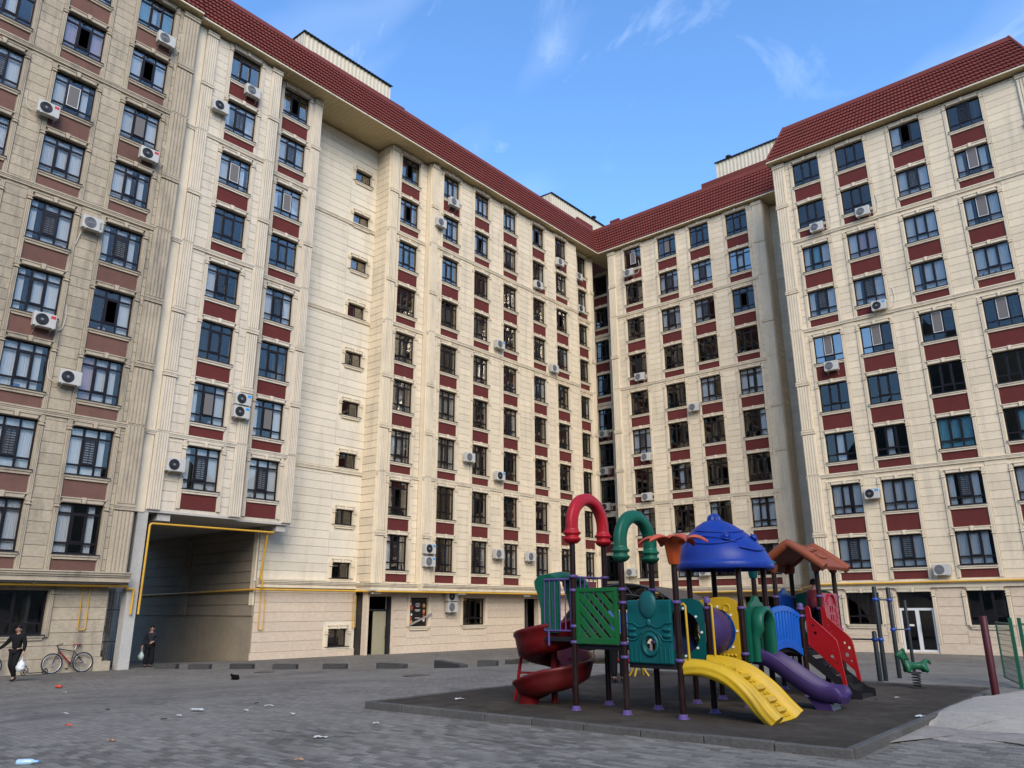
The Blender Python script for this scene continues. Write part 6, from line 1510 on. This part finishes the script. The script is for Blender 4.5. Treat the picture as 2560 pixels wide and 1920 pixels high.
    for i in range(9):
        t = math.pi * (.5 - .62 * i / 8)
        rows.append([(hd.x + .092 * math.cos(t) * math.cos(a), hd.y - .012 + .108 * math.cos(t) * math.sin(a) - (.03 if i > 5 and math.sin(a) > 0 else 0), hd.z + .03 + .112 * math.sin(t) + (.05 if i > 5 and math.sin(a) > .2 else 0)) for a in [2 * math.pi * q / 16 for q in range(16)]])
    hb2.grid(rows, closed_u=True); hb2.obj('hair', HAIR, r, fix=False)
    if hair == 'tied': blob((hd.x, hd.y - .115, hd.z + .01), .045, .04, .05, 12, 8).obj('hair_bun', HAIR, r)
    for sx in (-1, 1):
        blob((hd.x + sx * .032, hd.y + .083, hd.z + .012), .011, .008, .007, 8, 6).obj('eye', EYE, r); blob((hd.x + sx * .088, hd.y, hd.z - .005), .012, .02, .03, 8, 6).obj('ear', SKIN_, r)
        MB().tube([(hd.x + sx * .018, hd.y + .092, hd.z + .032), (hd.x + sx * .048, hd.y + .082, hd.z + .03)], .005, 5).obj('eyebrow', HAIR, r)
    blob((hd.x, hd.y + .098, hd.z - .018), .014, .018, .024, 8, 6).obj('nose', SKIN_, r); blob((hd.x, hd.y + .088, hd.z - .058), .022, .008, .007, 8, 6).obj('mouth', LIP, r)
    return r, k
STAND = dict(pel=(0, 0, .96), sp=(0, 0, 1.13), ch=(0, -.01, 1.32), nk=(0, .0, 1.46), hd=(0, .03, 1.60), shl=(.175, 0, 1.40), ell=(.24, -.02, 1.12), wrl=(.25, .05, .88), shr=(-.175, 0, 1.40), elr=(-.24, -.02, 1.12), wrr=(-.25, .05, .88), hpl=(.09, 0, .92), knl=(.10, .02, .50), anl=(.10, -.02, .09), tol=(.11, .10, .04), hpr=(-.09, 0, .92), knr=(-.10, .02, .50), anr=(-.10, -.02, .09), tor=(-.11, .10, .04))
def height_px(p, v_top):
    ru = pix_ray(1280, v_top); best = None
    # find z on the vertical through p that projects to row v_top
    lo, hi = p.z, p.z + 4
    for _ in range(40):
        m_ = (lo + hi) / 2; q = Vector((p.x, p.y, m_)); vv = 960 - 1911.7 * q.dot(_uu) / q.dot(_fw)
        if vv > v_top: lo = m_
        else: hi = m_
    return lo - p.z
def bag(name, loc, rx, rz, m, label):
    r = empty(name, loc); tag(r, label, 'bag'); rr3 = random.Random(hash(label) % 1000 if False else len(label)); b = MB(); rows = []
    for i in range(13):
        t = i / 12; pr_ = rx * (math.sin(math.pi * min(t * .93 + .05, 1)) ** .55) * (1 - .45 * t)
        rows.append([(pr_ * (1 + .16 * rr3.uniform(-1, 1)) * math.cos(a), pr_ * .8 * (1 + .16 * rr3.uniform(-1, 1)) * math.sin(a), -rz + rz * 2 * t * .8) for a in [2 * math.pi * q / 18 for q in range(18)]])
    b.grid(rows, closed_u=True); b.poly(rows[0][::-1]); b.obj('bag_body', m, r, fix=False)
    for s in (-1, 1): MB().tube([(s * rx * .35, 0, rz * .5), (s * rx * .2, 0, rz * .95), (0, 0, rz * 1.12)], .008, 5).obj('bag_handle', m, r)
    return r
# man in black walking left with a white bag
mp_ = on_ground(27, 1704); hgt = height_px(mp_, 1562) ; fz = math.atan2(-mp_.y, -mp_.x) - R(90)     # facing the camera
JW = dict(STAND); JW.update(hd=(.0, .04, 1.60), hpl=(.09, 0, .92), knl=(.09, .16, .52), anl=(.07, .04, .12), tol=(.09, .16, .05), hpr=(-.09, 0, .92), knr=(-.07, .06, .50), anr=(-.05, -.26, .11), tor=(-.05, -.15, .04), shl=(.18, .02, 1.40), ell=(.27, .02, 1.14), wrl=(.29, .10, .90), elr=(-.33, .0, 1.17), wrr=(-.52, .08, .98), shr=(-.18, 0, 1.40))
man, km = person(mp_, fz - R(28), hgt * .985, JW, 'person in black clothes walking at the left edge, carrying a white bag', BLACK, BLACK)
hand = Matrix.Translation(mp_) @ Matrix.Rotation(fz - R(28), 4, 'Z') @ (Vector((-.30, .13, .80)) * km)
bag('shopping_bag', (hand.x, hand.y, hand.z - .27), .20, .24, BAGW, 'white plastic bag carried by the walking person at the left edge')
# woman standing in the passage mouth
wp = on_ground(369, 1668); hgt = height_px(wp, 1563); fz2 = math.atan2(-wp.y, -wp.x) - R(90)
JF = dict(STAND); JF.update(shl=(.165, 0, 1.39), ell=(.27, -.04, 1.16), wrl=(.13, .13, 1.06), shr=(-.165, 0, 1.39), elr=(-.25, .0, 1.12), wrr=(-.29, .08, .88), hd=(.02, .03, 1.60))
wom, kw = person(wp, fz2 - R(15), hgt * .985, JF, 'person in dark jacket and wide trousers standing in the passage mouth', BLACK, BLACK, NAVY, hair='tied')
skin_mesh('wide_trousers', [(0, 0, .94), (.09, 0, .88), (.11, .01, .45), (.115, .0, .08), (-.09, 0, .88), (-.11, .01, .45), (-.115, .0, .08)], [(0, 1), (1, 2), (2, 3), (0, 4), (4, 5), (5, 6)], [(.15, .12), .12, .11, .115, .12, .11, .115], BLACK, wom)
hand = Matrix.Translation(wp) @ Matrix.Rotation(fz2 - R(15), 4, 'Z') @ (Vector((.30, .11, .78)) * kw)
bag('shopping_bag', (hand.x, hand.y, hand.z - .24), .17, .21, BAGG, 'pale green and white plastic bag held by the person in the passage mouth')
# adult behind the lattice panel, child under the gable roof
bp2 = on_z(1548, 1708, PAD_Z); person(bp2, math.atan2(-bp2.y, -bp2.x) + R(70), 1.66, STAND, 'person in blue top and black trousers standing behind the green lattice panel', BLUEJ, BLACK)
person((-5.58, 15.25, -.70), R(-30), 1.22, STAND, 'dark haired child in a red top standing under the brown gable roof', REDJ, BLACK)

# ------------------------------------------------------------------ bicycles and scooter
TYRE = mat('tyre', (.015, .015, .015), .8); RIM = mat('alloy', (.55, .55, .55), .35, metal=.6); BRED = mat('bike_red', (.22, .012, .02), .35); BBLK = mat('bike_black', (.015, .014, .015), .4)
def bicycle(loc, rz, lean, label, frame=BRED):
    r = empty('bicycle', loc, rz); r.rotation_euler = (lean, 0, rz); tag(r, label, 'bicycle')
    RW = .345
    for x, nm in ((-.54, 'front_wheel'), (.54, 'rear_wheel')):
        ring = [(x + RW * math.cos(a), 0, RW + RW * math.sin(a)) for a in [2 * math.pi * k / 36 for k in range(36)]]
        w = MB().tube(ring, .025, 8, closed=True).obj(nm, TYRE, r)
        MB().tube([(x + (RW - .035) * math.cos(a), 0, RW + (RW - .035) * math.sin(a)) for a in [2 * math.pi * k / 36 for k in range(36)]], .013, 6, closed=True).obj('rim', RIM, w)
        sp2 = MB()
        for k in range(14): a = 2 * math.pi * k / 14; sp2.tube([(x + .02 * math.cos(a + 1), .015 * (-1) ** k, RW + .02 * math.sin(a + 1)), (x + (RW - .04) * math.cos(a), 0, RW + (RW - .04) * math.sin(a))], .0025, 4, caps=False)
        sp2.tube([(x, -.05, RW), (x, .05, RW)], .022, 8); sp2.tube([(x + .08 * math.cos(a), -.03, RW + .08 * math.sin(a)) for a in [2 * math.pi * k / 20 for k in range(20)]], .006, 5, closed=True); sp2.obj('spokes', RIM, w)
    f = MB(); hd_, st_, bb, rx_ = Vector((-.36, 0, .88)), Vector((.20, 0, .80)), Vector((.10, 0, .30)), Vector((.54, 0, .345))
    f.tube([hd_ + Vector((-.02, 0, .03)), hd_ + Vector((.035, 0, -.14))], .022, 8); f.tube([hd_ + Vector((.02, 0, -.02)), st_ + Vector((0, 0, -.05))], .018, 8); f.tube([st_, bb], .018, 8)
    for sy in (-.05, .05): f.tube([st_ + Vector((.01, 0, -.06)), rx_ + Vector((0, sy, 0))], .010, 6); f.tube([bb, rx_ + Vector((0, sy, 0))], .011, 6)
    fr = f.obj('frame', BBLK, r); MB().tube([hd_ + Vector((.03, 0, -.10)), bb + Vector((-.02, 0, .03))], .03, 8).obj('down_tube', frame, fr)
    fk = MB()
    for sy in (-.055, .055): fk.tube([hd_ + Vector((.035, sy, -.13)), (-.54, sy, .345)], .014, 6)
    fk.tube([hd_ + Vector((.035, -.055, -.13)), hd_ + Vector((.035, .055, -.13))], .018, 6); fk.obj('fork', BBLK, r)
    hbm = MB(); hbm.tube([hd_ + Vector((-.02, 0, .03)), hd_ + Vector((-.06, 0, .11))], .016, 8); hbm.tube([hd_ + Vector((.02, -.31, .13)), hd_ + Vector((-.05, -.12, .11)), hd_ + Vector((-.05, .12, .11)), hd_ + Vector((.02, .31, .13))], .013, 8); hb3 = hbm.obj('handlebar', BBLK, r)
    for sy in (-1, 1): MB().tube([hd_ + Vector((.02, sy * .31, .13)), hd_ + Vector((-.01, sy * .21, .12))], .019, 8).obj('grip', TYRE, hb3)
    MB().tube([st_ + Vector((0, 0, -.05)), st_ + Vector((.05, 0, .16))], .013, 8).obj('seat_post', RIM, r)
    sd = MB(); rows = []
    for i in range(9): t = i / 8; w_ = .018 + .06 * smooth(.35, .9, t); rows.append([(-.08 + .28 * t + .20, w_ * math.cos(a), .985 + .012 * t + .022 * math.sin(a)) for a in [2 * math.pi * k / 10 for k in range(10)]])
    sd.grid(rows, closed_u=True); sd.poly(rows[0]); sd.poly(rows[-1][::-1]); sd.obj('saddle', frame, r)
    ck = MB(); ck.tube([(bb.x + .09 * math.cos(a), -.05, bb.z + .09 * math.sin(a)) for a in [2 * math.pi * k / 20 for k in range(20)]], .008, 5, closed=True); ck.tube([(bb.x, -.07, bb.z), (bb.x + .08, -.07, bb.z + .14)], .010, 6); ck.tube([(bb.x, .07, bb.z), (bb.x - .08, .07, bb.z - .14)], .010, 6); ck.tube([(bb.x, -.08, bb.z), (bb.x, .08, bb.z)], .02, 8)
    cr_ = ck.obj('crank', BBLK, r)
    for sx, sz, sy in ((.08, .14, -.11), (-.08, -.14, .11)): MB().box(bb.x + sx - .045, bb.x + sx + .045, sy - .035, sy + .035, bb.z + sz - .01, bb.z + sz + .01).obj('pedal', BBLK, cr_)
    return r
b0 = on_ground(720 * .18083, 1420 + 1440 * .18083); b1 = on_ground(1148 * .18083, 1420 + 1420 * .18083)
bxw = -32.50; by0, by1 = on_x(720 * .18083, 1660, bxw).y, on_x(1148 * .18083, 1660, bxw).y
bicycle((bxw, (by0 + by1) / 2, ground_z(bxw, (by0 + by1) / 2)), R(90), R(-7), 'mountain bike with dark red down tube and saddle leaning on the base wall')
bicycle((-32.42, by0 - 2.55, ground_z(-32.42, by0 - 2.5)), R(90), R(-7), 'black bicycle half hidden behind the walking person at the left edge', BBLK)
sc0 = on_x(330 * .18083, 1420 + 1440 * .18083, -32.2).y; sc1 = on_x(625 * .18083, 1420 + 1430 * .18083, -32.2).y
sct = empty('kick_scooter', (-32.22, (sc0 + sc1) / 2, ground_z(-32.22, (sc0 + sc1) / 2)), R(90)); tag(sct, 'black folded kick scooter standing by the front bike wheel', 'scooter')
hl = (sc1 - sc0) / 2
for x in (-hl, hl):
    w = MB().tube([(x + .085 * math.cos(a), 0, .10 + .085 * math.sin(a)) for a in [2 * math.pi * k / 22 for k in range(22)]], .016, 8, closed=True).obj('wheel', TYRE, sct); MB().tube([(x, -.03, .10), (x, .03, .10)], .03, 10).obj('hub', BBLK, w)
    for k in range(5): a = 2 * math.pi * k / 5; MB().tube([(x, 0, .1), (x + .08 * math.cos(a), 0, .1 + .08 * math.sin(a))], .008, 5).obj('spoke', BBLK, w)
b = MB(); b.box(-hl * .62, hl * .72, -.06, .06, .06, .085); b.obj('deck', BBLK, sct); MB().tube([(-hl, 0, .12), (-hl + .02, 0, .30), (-hl + .12, 0, .22), (-hl * .6, 0, .08)], .02, 8).obj('neck', BBLK, sct); MB().tube([(-hl - .16, .0, .33), (-hl + .08, 0, .30)], .02, 8).obj('folded_stem', BBLK, sct); MB().tube([(hl - .1, 0, .1), (hl - .02, 0, .2), (hl + .06, 0, .2)], .012, 6).obj('mudguard', BBLK, sct)

# ------------------------------------------------------------------ black cat resting on the paving
cp2 = on_ground(587, 1700); cat_ = empty('cat', tuple(cp2), YAW); tag(cat_, 'small black cat resting on the paving in front of the bumpers', 'cat'); CF = mat('black_fur', (.006, .0055, .005), .9, spec=.05)
cv = [(.06, 0, .13), (-.02, 0, .14), (-.11, 0, .15), (-.155, .0, .20), (-.20, 0, .235), (-.245, 0, .215), (.14, 0, .13), (.20, 0, .10), (.22, -.06, .04), (.12, -.12, .03), (-.05, -.14, .025), (-.12, .055, .06), (-.18, .055, .02), (-.12, -.055, .06), (-.18, -.055, .02), (.14, .08, .06), (.06, .10, .02), (.14, -.08, .06), (.06, -.10, .02), (-.195, .032, .275), (-.195, .036, .305), (-.195, -.032, .275), (-.195, -.036, .305)]
ce = [(0, 1), (1, 2), (2, 3), (3, 4), (4, 5), (0, 6), (6, 7), (7, 8), (8, 9), (9, 10), (2, 11), (11, 12), (2, 13), (13, 14), (6, 15), (15, 16), (6, 17), (17, 18), (4, 19), (19, 20), (4, 21), (21, 22)]
cr2 = [.11, .105, .085, .06, .062, .03, .105, .05, .024, .02, .014, .035, .022, .035, .022, .05, .025, .05, .025, .018, .005, .018, .005]
o = skin_mesh('body', cv, ce, cr2, CF, cat_); cat_.scale = (.62, .62, .66)

# ------------------------------------------------------------------ small yellow and red seesaw behind the set
sq = on_z(1598, 1690, PAD_Z); ss_ = empty('seesaw', (sq.x, sq.y, PAD_Z), YAW + R(20)); tag(ss_, 'small red and yellow seesaw seen under the play decks', 'seesaw')
for s in (-1, 1): MB().tube([(s * .18, -.12, 0), (0, 0, .30), (s * .18, .12, 0)], .022, 8).obj('leg', P_YEL, ss_)
MB().tube([(-.75, 0, .36), (.75, 0, .25)], .03, 8).obj('beam', P_STAIR, ss_)
for s, z in ((-1, .42), (1, .31)): MB().box(s * .68 - .12, s * .68 + .12, -.1, .1, z - .03, z).obj('seat', P_YEL, ss_); 

# ------------------------------------------------------------------ litter
LW = mat('litter_white', (.42, .43, .41), .6, noise=(30, .2)); LR = mat('litter_red', (.45, .05, .03), .5, noise=(25, .4)); LB = mat('litter_blue', (.08, .30, .55), .5, noise=(20, .3)); LO = mat('litter_brown', (.30, .16, .08), .7, noise=(25, .4)); LD = mat('litter_dark', (.02, .02, .02), .8); PETG = mat('clear_bottle', (.35, .52, .66), .15, spec=.6)
lr = random.Random(21)
def scrap(u, v, L_, W2, m, label, pad_=False):
    L_ *= .8; W2 *= .8
    p = on_z(u, v, PAD_Z + .01) if pad_ else on_ground(u, v, .016); b = MB(); n = 6; rows = []
    for i in range(n + 1):
        rows.append([(L_ * (i / n - .5) + lr.uniform(-.01, .01), W2 * (j / 3 - .5) + lr.uniform(-.012, .012), .006 + lr.uniform(0, .022) * (1 if 0 < i < n else .3)) for j in range(4)])
    b.grid(rows, smooth=False); o = b.obj('litter', m, None, tuple(p), (0, 0, YAW + R(lr.uniform(-25, 25))), fix=False); so = o.modifiers.new('thick', 'SOLIDIFY'); so.thickness = .004
    tag(o, label, 'litter', 'litter on the ground'); return o
def bottle(u, v, m, label, L_=.22, rad=.033, nm='plastic_bottle', rz=0, cat='bottle', capm=None):
    p = on_ground(u, v, .012); b = MB(); prof = [(rad * .8, 0), (rad, .01), (rad, L_ * .65), (rad * .8, L_ * .78), (rad * .36, L_ * .9), (rad * .36, L_)]
    if nm == 'drink_can': prof = [(rad * .8, 0), (rad, .008), (rad, L_ - .01), (rad * .82, L_)]
    b.lathe(prof, 12); o = b.obj(nm, m, None, (p.x, p.y, p.z + rad), (R(90), 0, YAW + R(90) + rz)); tag(o, label, cat)
    if capm: MB().lathe([(rad * .42, 0), (rad * .42, .02)], 10, (0, 0, L_)).obj('cap', capm, o)
    return o
bottle(40, 1914, PETG, 'clear blue plastic bottle lying at the bottom left corner', .19, .03, rz=R(15), capm=LB)
bottle(139, 1720, LR, 'red drink can lying left of the yard below the bicycle', .17, .045, 'drink_can', 0, 'can')
bottle(1338, 1803, PETG, 'crumpled clear bottle against the kerb below the lattice panel', .18, .03, rz=R(-20), capm=LW)
for (u, v, L_, w_, m, lb) in ((160, 1732, .14, .05, LW, 'white paper strip just below the red can'), (163, 1786, .12, .06, LW, 'small black and white wrapper far left of the yard'), (490, 1776, .28, .10, LW, 'flat white foam tray left of centre on the yard'), (447, 1791, .10, .06, LW, 'small white crumpled paper below the foam tray'), (170, 1815, .16, .05, LR, 'flattened red wrapper at the left of the yard'),
        (801, 1845, .22, .09, LW, 'crumpled white plastic bag in the paved foreground'), (673, 1766, .18, .05, LW, 'white and black packet in line with the pad corner'), (730, 1787, .10, .07, LW, 'small white cup scrap right of the packet'), (941, 1810, .10, .06, LW, 'little white paper below the pad corner'), (614, 1778, .12, .05, LW, 'white scrap among dark crumbs, centre left'), (1108, 1783, .20, .10, LO, 'brown paper rubbish against the front kerb'), (976, 1771, .14, .06, LR, 'red wrapper by the left end of the kerb'), (1358, 1806, .13, .06, LW, 'white wrapper beside the crumpled bottle at the kerb'), (1228, 1799, .12, .05, LR, 'reddish wrapper at the kerb left of the bottle'),
        (2260, 1826, .12, .06, LB, 'light blue packet on the soil beside the kerb end'), (277, 1853, .12, .05, LO, 'brown leaf scrap in the left foreground'), (748, 1902, .10, .05, LO, 'brown crumpled leaf near the bottom edge'), (640, 1900 - 140, .08, .05, LD, 'black scrap above the white packet'), (410, 1800, .09, .04, LD, 'dark scrap between the foam tray and the wrapper'), (268, 1776, .09, .04, LD, 'dark leaf scrap left of the foam tray')):
    scrap(u, v, L_, w_, m, lb)
scrap(1149, 1749, .20, .08, LW, 'white wrapper on the left part of the rubber pad', True); scrap(2301, 1793, .16, .08, LW, 'crumpled white tissue at the sand edge of the pad', True); scrap(2191, 1752, .08, .04, LD, 'dark scrap on the pad in front of the stair', True); scrap(2243, 1746, .09, .04, LW, 'pale scrap on the pad right of the stair', True)
for k, (u, v, s) in enumerate(((2266, 1818, .07), (2272, 1822, .045), (1027, 1632, .09))):
    p = on_ground(u, v); b = blob((0, 0, s * .4), s, s * .8, s * .6, 9, 6); b.v = [tuple(Vector(q) * (1 + lr.uniform(-.18, .18))) for q in b.v]
    tag(b.obj('stone', (KERB, KERB, mat('reddish_stone', (.12, .07, .05), .9))[k], None, tuple(p)), ('larger rubble lump at the end of the kerb', 'smaller rubble lump at the end of the kerb', 'reddish stone at the foot of the stair wall')[k], 'stone')
